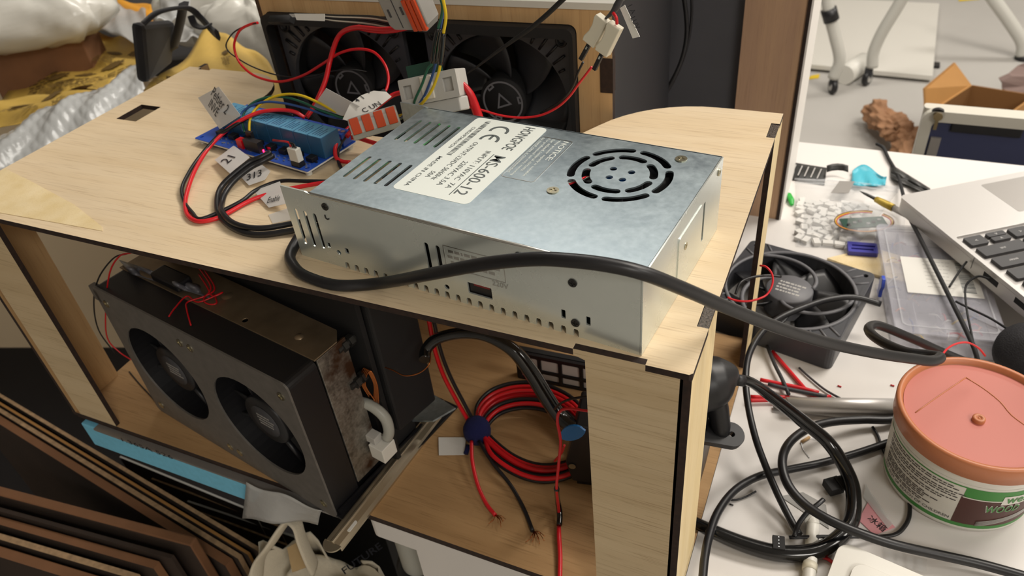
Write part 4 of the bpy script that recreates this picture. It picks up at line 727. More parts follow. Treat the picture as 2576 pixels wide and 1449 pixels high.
# ================================================================ loose 120 mm fan on the desk
FN = Thing('case_fan', 'square dark grey cooling fan lying flat on the desk beside the plywood box', 'fan', (22, 340, ZB), -12)
FN.part('frame', MB().plate(rrect(-60, -60, 60, 60, 6), [circle(0, 0, 56.5, 48)] + [circle(sx*52.5, sy*52.5, 2.3, 12) for sx in (-1, 1) for sy in (-1, 1)], 0, 25), 'fan_black', bev=.6)
FN.part('rim', MB().lathe([(56, 25), (56, 26.6), (59, 26.6), (59, 25)], 56), 'fan_grey')
for k in range(4):
    for s_ in range(3): a = rad(45+90*k+(s_-1)*9); FN.part('rib', MB().tube([(59*math.cos(a), 59*math.sin(a), 25.2), (72*math.cos(a), 72*math.sin(a), 25.0)], 1.2, 6), 'fan_grey')
hb = FN.part('hub', MB().lathe([(21, 4), (21, 24.5), (20, 26), (.01, 26)], 40), 'fan_grey')
FN.part('small_print', scribble(MB(), -12, 6, 24, 4, 4.6, 2.0, 26, 9), 'light_grey', parent=hb)
for k in range(3):
    a0 = 2*math.pi*k/3+.5; FN.part('spiral_strut', MB().tube([((20+37*u)*math.cos(a0+1.9*u), (20+37*u)*math.sin(a0+1.9*u), 25) for u in [i/8 for i in range(9)]], 2.1, 6, sub=2, flat=.7), 'fan_grey')
for k in range(7):
    a = 2*math.pi*k/7; FN.part('blade', MB().grid(lambda u, v, a=a: ((20.5+u*34)*math.cos(a+v*.7-u*.35), (20.5+u*34)*math.sin(a+v*.7-u*.35), 4+v*17), 5, 5, thick=1.2), 'black_plastic')
FN.wpart('fan_lead', MB().tube([P(1830, 748, 'd', 560), P(1852, 756, 'd', 558), P(1880, 758, 'd', 556), P(1908, 752, 'd', 556), P(1930, 740, 'd', 558), P(1943, 715, 'd', 560), P(1942, 690, 'd', 562), P(1928, 672, 'd', 565), P(1912, 668, 'd', 570)], .8, 6), 'red_bright', label='red fan lead')
FN.wpart('fan_lead', MB().tube([P(1850, 740, 'd', 558), P(1862, 712, 'd', 560), P(1890, 698, 'd', 565), P(1930, 693, 'd', 568), P(1965, 696, 'd', 570)], 1.0, 6), 'black_cable')
# ================================================================ cables lying over the desk
def dz(L, h, ax='z'): return [P(u, v, ax, (ZB+z) if ax == 'z' else z) for (u, v), z in zip(L, h)]
cable('desk_cable', 'black cable looping up over the loose fan and down past the box side', 'cable', dz([(2215, 765), (2150, 748), (2090, 752), (2030, 770), (1960, 800), (1915, 838), (1885, 890), (1876, 950), (1882, 1020), (1900, 1100), (1925, 1170), (1955, 1240), (1985, 1300), (2010, 1345)], [30, 34, 36, 38, 40, 42, 44, 42, 36, 28, 18, 10, 5, 4]), 2.7, 'black_cable', 10)
cable('desk_cable', 'glossy thick black sleeved cable sweeping in a ring from the side fitting', 'cable', dz([(1850, 952), (1890, 962), (1950, 1005), (2020, 1060), (2080, 1110), (2122, 1170), (2146, 1235), (2142, 1310), (2100, 1362), (2040, 1390), (1960, 1392), (1880, 1372), (1800, 1340), (1740, 1310)], [100, 92, 70, 46, 30, 20, 13, 9, 7, 6, 6, 7, 9, 10]), [3, 3.6, 4.4, 5, 5, 5, 5.4, 5.4, 5.6, 5.8, 5.8, 5.6, 5, 4], 'black_gloss', 12)
cable('desk_cable', 'black cable looping round in the middle of the desk and running off under the tub', 'cable', dz([(2345, 1000), (2262, 1052), (2170, 1056), (2090, 1062), (2030, 1080), (1985, 1115), (1968, 1160), (1980, 1215), (2020, 1265), (2080, 1305), (2160, 1340), (2250, 1370), (2360, 1395), (2470, 1420), (2620, 1462)], [4, 6, 10, 16, 22, 26, 28, 26, 24, 24, 22, 18, 12, 8, 6]), 3.3, 'black_cable', 12)
cable('desk_cable', 'black cable curving from under the tub down the side of the plywood box', 'cable', dz([(2300, 1092), (2240, 1112), (2150, 1142), (2060, 1166), (1980, 1182), (1910, 1198), (1850, 1232), (1808, 1285), (1785, 1345), (1772, 1410), (1765, 1500)], [4, 4, 5, 5, 6, 8, 12, 16, 20, 24, 28]), 2.9, 'black_cable', 10)
cable('laptop_lead', 'dark cable running along the desk under the laptop corner, over the parts case', 'cable', [P(2205, 362, 'z', ZB+2), P(2222, 372, 'z', ZB+3), P(2236, 400, 'z', ZB+3), P(2258, 440, 'z', ZB+3), P(2272, 490, 'z', ZB+12), P(2285, 540, 'z', -202), P(2310, 590, 'z', -197), P(2340, 650, 'z', -196), P(2370, 710, 'z', -196), P(2400, 770, 'z', -196), P(2430, 830, 'z', -196), P(2452, 880, 'z', -197), P(2462, 920, 'z', -206)], 2.0, 'black_matte', 8)
cable('thin_lead', 'thin dark lead branching off the laptop cable up to the laptop port', 'cable', [P(2388, 722, 'z', -197), P(2402, 700, 'z', -196), P(2418, 676, 'z', -192), P(2432, 658, 'z', -188)], 1.0, 'black_matte', 6)
cable('thin_lead', 'thin dark lead arching under the laptop ports and down over the case', 'cable', [P(2490, 702, 'z', -186), P(2462, 695, 'z', -188), P(2438, 708, 'z', -192), P(2428, 730, 'z', -196), P(2432, 780, 'z', -197), P(2442, 830, 'z', -197), P(2450, 870, 'z', -197)], 1.0, 'black_matte', 6)
cable('thin_lead', 'thin dark lead crossing the case lid towards the headset', 'cable', [P(2404, 758, 'z', -197), P(2440, 776, 'z', -197), P(2490, 800, 'z', -197), P(2535, 828, 'z', -200), P(2570, 850, 'z', -205)], 1.0, 'black_matte', 6)
cable('red_wire', 'thin red wire arching from the mains cable to the headset behind the tub', 'wire', [P(2362, 908, 'd', 458), P(2380, 880, 'd', 470), P(2405, 865, 'd', 485), P(2435, 862, 'd', 498), P(2462, 876, 'd', 510), P(2478, 895, 'd', 520)], .7, 'red_bright', 6)
cable('red_wire', 'short red wire on the desk by the bottom white device', 'wire', dz([(2060, 1398), (2085, 1408), (2110, 1428), (2125, 1450)], [2, 2, 2, 2]), 1.3, 'red_wire', 6)
cable('flat_ribbon', 'black flat ribbon lead running along the desk below the pink note', 'cable', dz([(1985, 1352), (2060, 1350), (2140, 1350), (2200, 1350), (2250, 1345), (2275, 1325), (2288, 1295), (2285, 1250), (2262, 1210)], [7, 8, 8, 4, 3, 2, 2, 2, 2]), 1.5, 'black_cable', 8, flat=.6)
cable('flat_ribbon', 'black flat ribbon lead curving up from the pin connector to the angled plug', 'cable', dz([(1998, 1350), (2008, 1320), (2030, 1290), (2058, 1268), (2072, 1256)], [8, 9, 12, 14, 14]), 1.7, 'black_cable', 8, flat=.6)
cable('thin_lead', 'thin black lead on the desk from the box side to the cable crossing', 'cable', dz([(1822, 1255), (1850, 1258), (1880, 1248), (1902, 1236)], [1.5, 1.5, 1.5, 3]), .8, 'black_cable', 6)
cable('thin_lead', 'thin black lead on the desk between the silver tube and the tub', 'cable', dz([(2195, 1074), (2208, 1095), (2216, 1118), (2228, 1145), (2240, 1160)], [2, 2, 3, 2, 2]), 1.2, 'black_cable', 6)
cable('thin_lead', 'thin dark lead slanting over the desk above the silver tube', 'cable', dz([(2010, 925), (2040, 952), (2075, 980), (2115, 1003)], [2, 2, 2, 2]), 1.0, 'dark_grey', 6)
# pin connectors
def block(name, label, u, v, z, rz_, size, m, pins=0):
    t = Thing(name, label, 'connector', tuple(P(u, v, 'z', ZB+z)), rz_); sx, sy, sz = size; t.part('housing', MB().box((-sx/2, -sy/2, 0), (sx/2, sy/2, sz)), m, bev=.4)
    for k in range(pins): t.part('pin_hole', MB().box((-.35, -sy/2+1.4+k*2.5, sz), (.35, -sy/2+2.1+k*2.5, sz+.12)), 'solder')
    return t
block('pin_connector', 'black four-pin connector lying on the thick sleeved cable', 1958, 1370, 10, 10, (8, 10.5, 3), 'black_matte', 4)
t = block('angled_plug', 'black keyed plug lying inside the cable ring on the desk', 2095, 1230, 3, 38, (11, 11, 7), 'black_matte', 0); t.part('latch', MB().box((2, -7, 5), (7, 4, 8.4)), 'black_matte', bev=.4); t.part('nose', MB().box((5, -4, .6), (10, 4, 6)), 'black_matte', bev=.4)
# silver tube, rods and shrink tubing
a, c = P(1978, 1018, 'z', ZB+8), P(2300, 1022, 'z', ZB+8); o = single('silver_tube', 'matt silver tube lying on the desk behind the orange-lidded tub', 'tube', MB().tube([a, c], 6.2, 20, sub=1), 'alu')
part_of(o, 'end_plug', MB().tube([a+(a-c).normalized()*1, a+(c-a).normalized()*2], 5.2, 16, sub=1), 'light_grey')
cable('alloy_strip', 'dull grey alloy strip lying in front of the silver tube', 'strip', [P(1945, 1026, 'z', ZB+2), P(2100, 1042, 'z', ZB+2), P(2250, 1045, 'z', ZB+2)], 3, 'alu_dark', 4, 1, flat=.6)
for k, (lab_, m_, L) in enumerate((('red shrink tube slanting down to the right towards the silver tube', 'red_bright', [(1943, 884), (1990, 938), (2042, 993), (2090, 998)]), ('red shrink tube lying level above the silver tube', 'red_bright', [(1912, 955), (1960, 965), (2010, 975), (2060, 988)]), ('dark grey shrink tube slanting across the red ones', 'charcoal', [(1930, 870), (1948, 915), (1968, 955), (1984, 992)]),
                                   ('red shrink tube ending under the silver tube, upper one', 'red_wire', [(1888, 998), (1930, 1000), (1985, 999)]), ('red shrink tube ending under the silver tube, lower one', 'red_wire', [(1880, 1008), (1920, 1007), (1975, 1006)]), ('grey shrink tube lying under the level red one', 'dark_grey', [(1932, 966), (1980, 978), (2030, 988), (2080, 998)]))):
    cable('shrink_tube', lab_, 'tube', [P(u, v, 'z', ZB+2.2+(k % 3)*1.6) for u, v in L], 1.7, m_, 8, 3)
# white bent rod standing on the desk and the device at the bottom edge
t = Thing('white_pen', 'white pen-like rod lying on the desk below the cable ring', 'pen', tuple(P(2030, 1400, 'z', ZB)))
t.wpart('barrel', MB().tube([P(2046, 1318, 'z', ZB+5), P(2042, 1370, 'z', ZB+5), P(2036, 1449, 'z', ZB+5), P(2034, 1490, 'z', ZB+5)], 4.3, 16), 'white_plastic'); t.wpart('bulb_end', MB().tube([P(2046, 1322, 'z', ZB+5), P(2040, 1306, 'z', ZB+6), P(2022, 1302, 'z', ZB+6)], [4.4, 4.6, 3.6], 16), 'white_plastic'); t.wpart('ring', MB().tube([P(2038, 1418, 'z', ZB+5), P(2036, 1436, 'z', ZB+5)], 4.8, 16, sub=1), 'ivory')
single('grey_sheet', 'flat grey sheet lying inside the cable ring', 'card', MB().quad(P(1962, 1248, 'z', ZB+.6), P(2085, 1330, 'z', ZB+.6), P(2078, 1270, 'z', ZB+.6), P(2020, 1238, 'z', ZB+.6), .6), 'grey_plastic')  # thin flat grey sheet, darker than the desk top
dv = P(2232, 1474, 'z', ZB); t = Thing('white_device', 'rounded white plastic device at the bottom edge of the desk', 'device', tuple(dv), -10)
t.part('shell', MB().plate(rrect(-34, -60, 34, 8, 9, 6), (), 0, 15), 'white_plastic', bev=4); t.part('raised_top', MB().plate(rrect(-22, -48, 26, -4, 8, 6), (), 15, 17.5), 'white_plastic', bev=1.5); t.part('lens_ring', MB().lathe([(5, 0), (4.4, 1.6), (3, 1.8), (2.6, .8), (.01, .8)], 20, (14, -10, 17.5)), 'light_grey')
nt_ = single('pink_note', 'pink paper note with handwritten characters, taped to the desk', 'note', MB().quad(P(2160, 1308, 'z', ZB+.8), P(2200, 1346, 'z', ZB+.8), P(2252, 1326, 'z', ZB+.8), P(2186, 1258, 'z', ZB+.8), .4), 'pink_paper')
mm = frame_of(P(2180, 1306, 'z', ZB+1.0), P(2222, 1340, 'z', ZB+1)-P(2180, 1306, 'z', ZB+1), (0, 0, 1)); part_of(nt_, 'handwriting', MB().text('冰箱', 13, 6, mm, .1), 'ink')
single('clear_tape', 'strip of clear tape across the pink note', 'tape', MB().quad(P(2178, 1218, 'z', ZB+1.4), P(2246, 1318, 'z', ZB+1.4), P(2234, 1330, 'z', ZB+1.4), P(2172, 1250, 'z', ZB+1.4), .15), 'clear_tape')
single('bubble_scrap', 'scrap of clear bubble film on the desk above the white device', 'film', MB().grid(lambda u, v: P(2222+u*110, 1378+u*30+v*34, 'z', ZB+1+2.2*abs(math.sin(u*14)*math.sin(v*9))), 20, 8, thick=.3), 'bag_clear')
for k, (u, v, m_) in enumerate(((1840, 1268, 'dark_steel'), (2112, 970, 'red_wire'), (2245, 968, 'red_wire'))): single('offcut', ('grey metal wire offcut on the desk by the box', 'tiny red insulation offcut on the desk left of the tub lid', 'tiny red insulation offcut nearest the tub lid')[k], 'scrap', MB().tube([P(u-5, v, 'z', ZB+.8), P(u+5, v+3, 'z', ZB+.8)], .6, 6, sub=1), m_)
t = Thing('resistor', 'small resistor with bent wire legs lying inside the cable ring', 'resistor', tuple(P(2030, 1105, 'z', ZB)))
t.wpart('body', MB().tube([P(2016, 1112, 'z', ZB+1.4), P(2036, 1100, 'z', ZB+1.4)], 1.2, 10, sub=1), 'ply_tan'); t.wpart('wire_leg', MB().tube([P(2036, 1100, 'z', ZB+1.4), P(2050, 1105, 'z', ZB+.6), P(2060, 1102, 'z', ZB+.6)], .3, 5), 'solder'); t.wpart('wire_leg', MB().tube([P(2016, 1112, 'z', ZB+1.4), P(2020, 1130, 'z', ZB+.6), P(2036, 1152, 'z', ZB+.6)], .3, 5), 'solder')
# ================================================================ blower on the box's right side
BL = Thing('side_blower', 'round black blower with an eared mount, fixed to the right side of the plywood box', 'blower', (2, 105, ZB))
BL.wpart('scroll_housing', MB().lathe([(.01, 0), (42, 0), (44, 1.5), (44, 18), (42, 20), (.01, 20)], 48).xf(T_((-27, 116, -170)) @ RY(90)), 'black_plastic', label='round scroll housing')
BL.wpart('outlet_bell', MB().tube([P(1735, 975, 'd', 505), P(1785, 962, 'd', 505), P(1815, 955, 'd', 505), P(1838, 952, 'd', 505), P(1852, 954, 'd', 505), P(1857, 956, 'd', 505)], [19, 18.6, 16, 11, 5.5, .5], 28), 'black_plastic', label='tapered black outlet bell')
BL.wpart('outlet_pin', MB().tube([P(1848, 955, 'd', 505), P(1870, 958, 'd', 507)], 4, 12, sub=1), 'black_rubber')
ec = P(1838, 1096, 'd', 520); m_ = frame_of(ec, (.92, .32, -.2), (-.1, -.35, .93))
eo = [(9*math.cos(rad(a)), 9*math.sin(rad(a))) for a in range(-90, 91, 15)] + [(-16, 9), (-20, -8)]
e_ = BL.wpart('mount_ear', MB().plate(eo, [circle(0, 0, 1.9, 14)], -3.5, 3).xf(m_), 'black_plastic', bev=.8, label='mounting ear with a screw hole')
BL.wpart('ear_arm', MB().tube([P(1795, 990, 'd', 508), P(1806, 1030, 'd', 512), P(1814, 1075, 'd', 518), P(1820, 1100, 'd', 522)], [8, 7.4, 6.5, 4], 10), 'black_plastic')
# ================================================================ parts case, bags and small things on the desk
def at(o, x, y, z=0): return Vector(o)
CA = Thing('parts_case', 'translucent plastic parts case with a white barcode label, tucked under the laptop', 'case', (113, 309, ZB), 8.6)
CW, CD = 86, 168
CA.part('tray', MB().plate(rrect(1, 1, CW-1, CD-1, 6), [rrect(2.4, 2.4, CW-2.4, CD-2.4, 5)], 0, 17), 'case_clear'); CA.part('tray_floor', MB().plate(rrect(2, 2, CW-2, CD-2, 5), (), .4, 1.6), 'case_clear')
ld = CA.part('lid', MB().plate(rrect(0, 0, CW, CD, 6), (), 22.5, 24), 'case_clear'); CA.part('lid_skirt', MB().plate(rrect(0, 0, CW, CD, 6), [rrect(1.6, 1.6, CW-1.6, CD-1.6, 5)], 16, 22.5), 'case_clear', parent=ld)
CA.part('lid_rim', MB().plate(rrect(6, 8, CW-5, CD-8, 5), [rrect(7.4, 9.4, CW-6.4, CD-9.4, 4)], 24, 25), 'glass_plastic', parent=ld)
for k in range(3): CA.part('divider', MB().box(((k+1)*21.2, 3, 1.6), ((k+1)*21.2+1, CD-3, 15)), 'case_clear')
for k in range(2): CA.part('divider', MB().box((3, (k+1)*56, 1.6), (CW-3, (k+1)*56+1, 15)), 'case_clear')
CA.part('latch', MB().plate([(-5, 2), (5, 2), (4, 9), (7, 15), (3, 22), (-3, 22), (-7, 15), (-4, 8)], (), 0, 3).xf(T_((-.5, 76, 2)) @ RZ(-90) @ XZ), 'clip_royal', bev=.5, label='royal blue snap latch'); CA.part('latch_tab', MB().box((-3.6, 66, 1), (0, 92, 4)), 'case_clear', bev=.4)
lb = CA.part('paper_label', MB().plate(rrect(16, 56, 78, 112, .8), (), 24.05, 24.25), 'paper')
rw = MB()
for k in range(8):
    x = 34
    while x < 54: l = random.uniform(2, 6); rw.box((x, 106-k*5.6, 24.25), (x+l, 107-k*5.6, 24.3)); x += l+1
CA.part('small_print', rw, 'light_grey', parent=lb); bc = MB(); y = 108
while y > 62: l = random.choice((.5, .8, 1.3)); bc.box((62, y-l, 24.25), (73, y, 24.32)); y -= l+random.choice((.6, .9, 1.2))
CA.part('bar_code', bc, 'label_grey', parent=lb)
random.seed(21)
for k in range(60):
    c, nm_ = random.choice((('red_wire', 'red'), ('yellow_wire', 'yellow'), ('blue_wire', 'blue'), ('lid_orange', 'orange'), ('gold_foil', 'golden'), ('alu', 'silver'))); x, y = random.uniform(10, CW-10), random.uniform(10, CD-12); a = random.uniform(0, 6.28); l = random.uniform(8, 15)
    if k < 10: x, y, c, nm_ = CW-14+random.uniform(-4, 4), random.uniform(30, 90), ('red_wire', 'lid_orange', 'yellow_wire')[k % 3], ('red', 'orange', 'yellow')[k % 3]
    p0 = Vector((x-l/2*math.cos(a), y-l/2*math.sin(a), 3+random.uniform(0, 6))); p1 = Vector((x+l/2*math.cos(a), y+l/2*math.sin(a), 3+random.uniform(0, 6))); m0 = (p0+p1)/2+Vector((0, 0, 3))
    cable('component', nm_+' leaded component loose inside the translucent parts case', 'component', [CA.R @ q + CA.loc for q in (p0, m0, p1)], .9, c, 6, 3, group='components in the parts case')
# laptop, its palm rest turned away from the camera
LX = Vector((-.815, -.58, 0)); LY = Vector((.58, -.815, 0)); lm = Matrix((LX, LY, Vector((0, 0, 1)))).transposed()
lo = P(2262, 492, 'z', -180)
LT = Thing('laptop', 'silver laptop with dark keys resting on the parts case', 'laptop', tuple(lo), rot=Matrix((LX.normalized(), LY.normalized(), Vector((0, 0, 1)))).transposed())
LW = 304
LT.part('base', MB().plate(rrect(-LW, 0, 0, 212, 6, 6), [rrect(-LW+18, 80, -4.5, 192, 2)], -4, 0), 'alu', bev=.5); LT.part('under_shell', MB().plate(rrect(-LW, .4, 0, 212, 6, 6), (), -17, -4), 'alu', bev=1.6)
LT.part('track_pad', MB().plate(rrect(-LW+84, 9, -84, 62.5, 2), (), .02, .14), 'alu_dark'); LT.part('keyboard_well', MB().box((-LW+18, 80, -4), (-4.5, 192, -2.6)), 'alu')
def key(x0, x1, y0, y1, s=''):
    o = LT.part('key', MB().plate(rrect(x0, y0, x1, y1, 1.2, 3), (), -2.6, .7), 'key_dark', bev=.3)
    if s: LT.part('key_legend', MB().text(s, None, 2.4, T_(((x0+x1)/2, (y0+y1)/2-1, .7)), .06, 'CENTER'), 'key_print', parent=o)
key(-26, -8.5, 84.5, 97.5, '>'); key(-49, -31, 84.5, 90.6, '^'); key(-49, -31, 91.6, 97.5, 'v'); key(-71, -53.5, 84.5, 97.5, '<')
for k in range(11): key(-90.5-k*19, -74-k*19, 84.5, 97.5)
key(-53, -9, 101.5, 115, 'shift')
for k in range(12): key(-72.5-k*19, -56-k*19, 101.5, 115)
key(-44, -10.5, 119, 133, 'enter')
for k in range(12): key(-63.5-k*19, -47-k*19, 119, 133)
key(-35, -11.5, 137, 151)
for k in range(13): key(-54.5-k*18.4, -38.5-k*18.4, 137, 151)
for k in range(14): key(-29-k*18.6, -12.5-k*18.6, 155, 169); key(-29-k*18.6, -12.5-k*18.6, 173, 183)
for y0, y1 in ((127, 145), (165, 182)): LT.part('port', MB().box((-.4, y0, -11), (.25, y1, -5.4)), 'black_matte', bev=.3)
LT.part('port_seam', MB().box((-.3, 112, -13), (.2, 112.5, -1)), 'dark_grey'); LT.part('foot', MB().box((-40, 10, -20.5), (-20, 20, -17)), 'black_rubber')
for x in (-LW+30, -30): LT.part('foot', MB().box((x-8, 190, -20.5), (x+8, 200, -17)), 'black_rubber')
ld = LT.part('screen_lid', MB().plate(rrect(-LW, 0, 0, 205, 6, 6), (), 0, 5).xf(T_((0, 214, 0)) @ RX(72)), 'alu'); LT.part('screen_glass', MB().plate(rrect(-LW+5, 6, -5, 199, 3), (), 5, 5.4).xf(T_((0, 214, 0)) @ RX(72)), 'navy_panel', parent=ld)
# clear zip bag with pale connectors
B0 = P(2000, 445, 'z', ZB); B1 = P(2268, 470, 'z', ZB); B2 = P(2150, 628, 'z', ZB); B3 = P(2002, 622, 'z', ZB)
def bagpt(u, v, h): p = (B3*(1-u)+B2*u)*(1-v)+(B0*(1-u)+B1*u)*v; return p+Vector((0, 0, h))
def bag(name, label, fn, nu=20, nv=16, m='bag_clear'): return single(name, label, 'bag', MB().grid(fn, nu, nv, thick=.15), m)
o = bag('zip_bag', 'clear zip bag holding many small white connectors, on the desk by the upright', lambda u, v: bagpt(u, v, 1+8*min(1, 6*u*(1-u))*min(1, 5*v*(1-v))+1.2*math.sin(17*u+3*v)*math.sin(13*v)))
part_of(o, 'zip_strip', MB().tube([bagpt(-.01, .92, 4), bagpt(.5, .92, 6.5), bagpt(1.01, .92, 4)], 1.0, 6, sub=3), 'glass_plastic'); part_of(o, 'zip_strip', MB().tube([bagpt(-.01, .86, 4), bagpt(.5, .86, 7), bagpt(1.01, .86, 4)], .7, 6, sub=3), 'glass_plastic')
random.seed(5); base = None; spots = []
for k in range(900):
    u, v = random.uniform(.05, .8), random.uniform(.03, .62)
    p = bagpt(u, v, .3)
    if all((p-q).length > 7.6 for q in spots): spots.append(p)
    if len(spots) >= 70: break
for k, p in enumerate(spots):
    if base is None:
        b = MB(); b.box((-5, -3.2, 0), (5, 3.2, 4.6)); b.box((-4, 3.2, .8), (4, 4.2, 3.8)); base = b.mesh('connector_housing', 'ceiling_white')
    o = bpy.data.objects.new('connector_housing', base); COL.objects.link(o); o.location = W(p); o.rotation_euler = (0, 0, random.uniform(0, 6.28)); tag(o, 'small white plastic connector housing inside the clear zip bag', 'connector', 'connector housings in the zip bag')
single('paper_slip', 'plain grey paper slip inside the clear zip bag', 'paper', MB().quad(P(2090, 485, 'z', ZB+9.5), P(2135, 485, 'z', ZB+9.5), P(2150, 456, 'z', ZB+9.5), P(2112, 455, 'z', ZB+9.5), .2), 'alu_dark')
single('cyan_wrapper', 'bright cyan crinkled wrapper lying behind the zip bag', 'wrapper', MB().grid(lambda u, v: P(2140+u*86+5*v, 468-v*52*(.75+.3*math.sin(u*5)), 'z', ZB+2+5*abs(math.sin(7*u+2*v)*math.sin(3*v+1))), 12, 8, thick=.3), 'cyan_bag')
bk = bag('antistatic_bag', 'dark grey striped antistatic bag lying nearest the white-edged upright', lambda u, v: P(1988+u*86+6*v, 452-v*44+u*14, 'z', ZB+1+3*math.sin(3.1*u)*math.sin(3.1*v)), 8, 6, 'dark_steel')
for k in range(5): part_of(bk, 'printed_stripe', MB().quad(*[P(1990+q[0]+k*16, 410+q[1]+k*2.6, 'z', ZB+4.6) for q in ((0, 28), (3, 28), (14, 4), (11, 4))], .1), 'alu')
bag('antistatic_bag', 'crinkled smoky grey bag lying beside the laptop corner', lambda u, v: P(2240+u*100, 412+u*62+v*36-18*u*v, 'z', ZB+2+4*abs(math.sin(8*u)*math.sin(5*v))), 12, 8, 'dark_steel')
single('grey_sheet', 'dark grey folded card lying between the zip bag and the cyan wrapper', 'card', MB().grid(lambda u, v: P(2080+u*54, 428-v*12+20*u*(1-u)*-1+v*0+26*(1-v)*.2, 'z', ZB+8+6*v), 4, 3, thick=.3), 'dark_steel')
single('green_bit', 'bright green plastic bit peeking out beside the white-edged upright', 'scrap', MB().tube([P(1984, 488, 'z', ZB+3), P(1990, 502, 'z', ZB+4), P(1992, 516, 'z', ZB+2)], [3, 3.6, 2], 8, flat=.6), 'green_bit')
pb = Thing('sensor_board', 'small green circuit board with a wire loop in a clear bag, beside the connectors', 'circuit board', tuple(P(2172, 562, 'z', ZB+13)), 22)
pb.part('board', MB().box((-22, -9, 0), (22, 9, 1.6)), 'pcb_green')
for k in range(6): pb.part('chip', MB().box((-18+k*6.4, -6+(k % 3)*3, 1.6), (-14.6+k*6.4, -3+(k % 3)*3, 3.2)), ('black_plastic', 'solder')[k % 2])
for k, c in enumerate(('red_wire', 'yellow_wire', 'brown_wire')): pb.part('wire_loop', MB().tube([((27+k*1.2)*math.cos(rad(a)), (18+k*1.1)*math.sin(rad(a)), 2+k*.4) for a in range(60, 400, 24)], .55, 6, sub=3), c)
bag('clear_bag', 'glossy clear bag wrapping the small green circuit board', lambda u, v: P(2100+u*170+10*v, 610-v*110+26*u, 'z', ZB+2+19*min(1, 5*u*(1-u))*min(1, 5*v*(1-v))+1.5*math.sin(20*u)*math.sin(15*v)), 20, 14)
kn = Thing('craft_knife', 'craft knife with a yellow grip pointing out from under the laptop', 'knife', tuple(P(2215, 500, 'z', ZB+16)))
a, c = P(2162, 480, 'z', ZB+18), P(2290, 545, 'z', ZB+20); dd = (c-a)
kn.wpart('blade', MB().tube([a, a+dd*.12, a+dd*.34], [.3, 2.4, 3.2], 4, sub=1, flat=.35), 'dark_steel'); kn.wpart('grip', MB().tube([a+dd*.34, a+dd*.5, a+dd*.68], [3.2, 4, 4], 12, sub=2), 'gold_foil', label='yellow grip'); kn.wpart('handle', MB().tube([a+dd*.68, c], 3.4, 12, sub=1), 'alu_dark')
single('plywood_offcut', 'thin pale plywood offcut with charred tips under the parts case', 'offcut', MB().plate([(0, 0), (40, -14), (78, -20), (80, 20), (46, 30), (30, 24)], (), 0, 3).xf(T_(P(2080, 655, 'z', ZB+.2))), 'ply_side')
cl = Thing('purple_clip', 'violet-blue slotted plastic clip lying beside the parts case', 'clip', tuple(P(2168, 632, 'z', ZB+3.2)), 8)
cl.part('body', MB().plate(rrect(-14, -9, 14, 9, 1), [rrect(-10, 1.5, 12, 4, .5), rrect(-11, -4.5, 10, -2, .5)], 0, 5), 'clip_blue', bev=.4)
hs = Thing('headset', 'black padded headset cup at the edge of the picture behind the tub', 'headset', tuple(P(2560, 905, 'z', ZB)))
hc = P(2588, 893, 'z', -202); hs.wpart('ear_cushion', MB().lathe([(.01, -8), (16, -8), (23, -4), (25, 5), (23, 13), (17, 18), (.01, 22)], 36).xf(T_(hc) @ RX(24) @ RY(-18)), 'headset', label='black padded ear cushion'); hs.wpart('cup', MB().lathe([(.01, -21), (18, -20), (24, -12), (24, -4), (.01, -4)], 30).xf(T_(hc) @ RX(24) @ RY(-18)), 'black_plastic')
hs.wpart('band', MB().tube([hc+Vector((16, -6, 10)), hc+Vector((40, -22, 8)), hc+Vector((80, -34, -4)), hc+Vector((120, -30, -14))], 6, 10, flat=.5), 'headset')
# ================================================================ beyond the desk on the right
mt = Thing('flip_table', 'grey-white tube table legs with black castors on the far floor', 'table', tuple(P(2130, 232, 'z', FZ)))
def leg(pts, r=17): return mt.wpart('leg', MB().tube(pts, r, 14), 'leg_white')
gA, gB = P(2092, 235, 'z', FZ), P(2178, 214, 'z', FZ); yA = gA.y; yB = gB.y
leg([P(2096, 196, 'y', yA), P(2112, 150, 'y', yA), P(2100, 90, 'y', yA), P(2088, 42, 'y', yA), P(2080, -10, 'y', yA), P(2076, -60, 'y', yA)], 20)
mt.wpart('collar', MB().tube([P(2092, 52, 'y', yA), P(2084, 22, 'y', yA)], 26, 14, sub=1), 'black_plastic')
leg([P(2194, 168, 'y', yB), P(2198, 130, 'y', yB), P(2220, 80, 'y', yB), P(2262, 10, 'y', yB), P(2300, -60, 'y', yB)], 20)
for g, s in ((gA, 1), (gB, -1)):
    w = mt.wpart('castor', MB().lathe([(.01, -9), (24, -9), (27, -5), (27, 5), (24, 9), (.01, 9)], 24).xf(T_(g+Vector((0, 0, 27))) @ RZ(25*s) @ RY(90)), 'black_plastic'); mt.wpart('fork', MB().box(g+Vector((-14, -12, 30)), g+Vector((14, 18, 66))), 'charcoal', bev=4)
    mt.wpart('hub_cap', MB().cyl((0, 0, -11), 14, 22, 20).xf(T_(g+Vector((0, 0, 27))) @ RZ(25*s) @ RY(90)), 'light_grey', parent=w)
c2 = Thing('chair_leg', 'grey-white slanting tube leg at the far right of the floor', 'chair', tuple(P(2570, 150, 'z', FZ)))
gy = P(2572, 150, 'z', FZ).y; c2.wpart('leg', MB().tube([P(2572, 140, 'y', gy), P(2571, 105, 'y', gy), P(2540, 55, 'y', gy), P(2490, -15, 'y', gy), P(2460, -60, 'y', gy)], 22, 14), 'leg_white'); c2.wpart('foot', MB().tube([P(2574, 152, 'y', gy), P(2572, 138, 'y', gy)], 26, 12, sub=1), 'black_plastic')
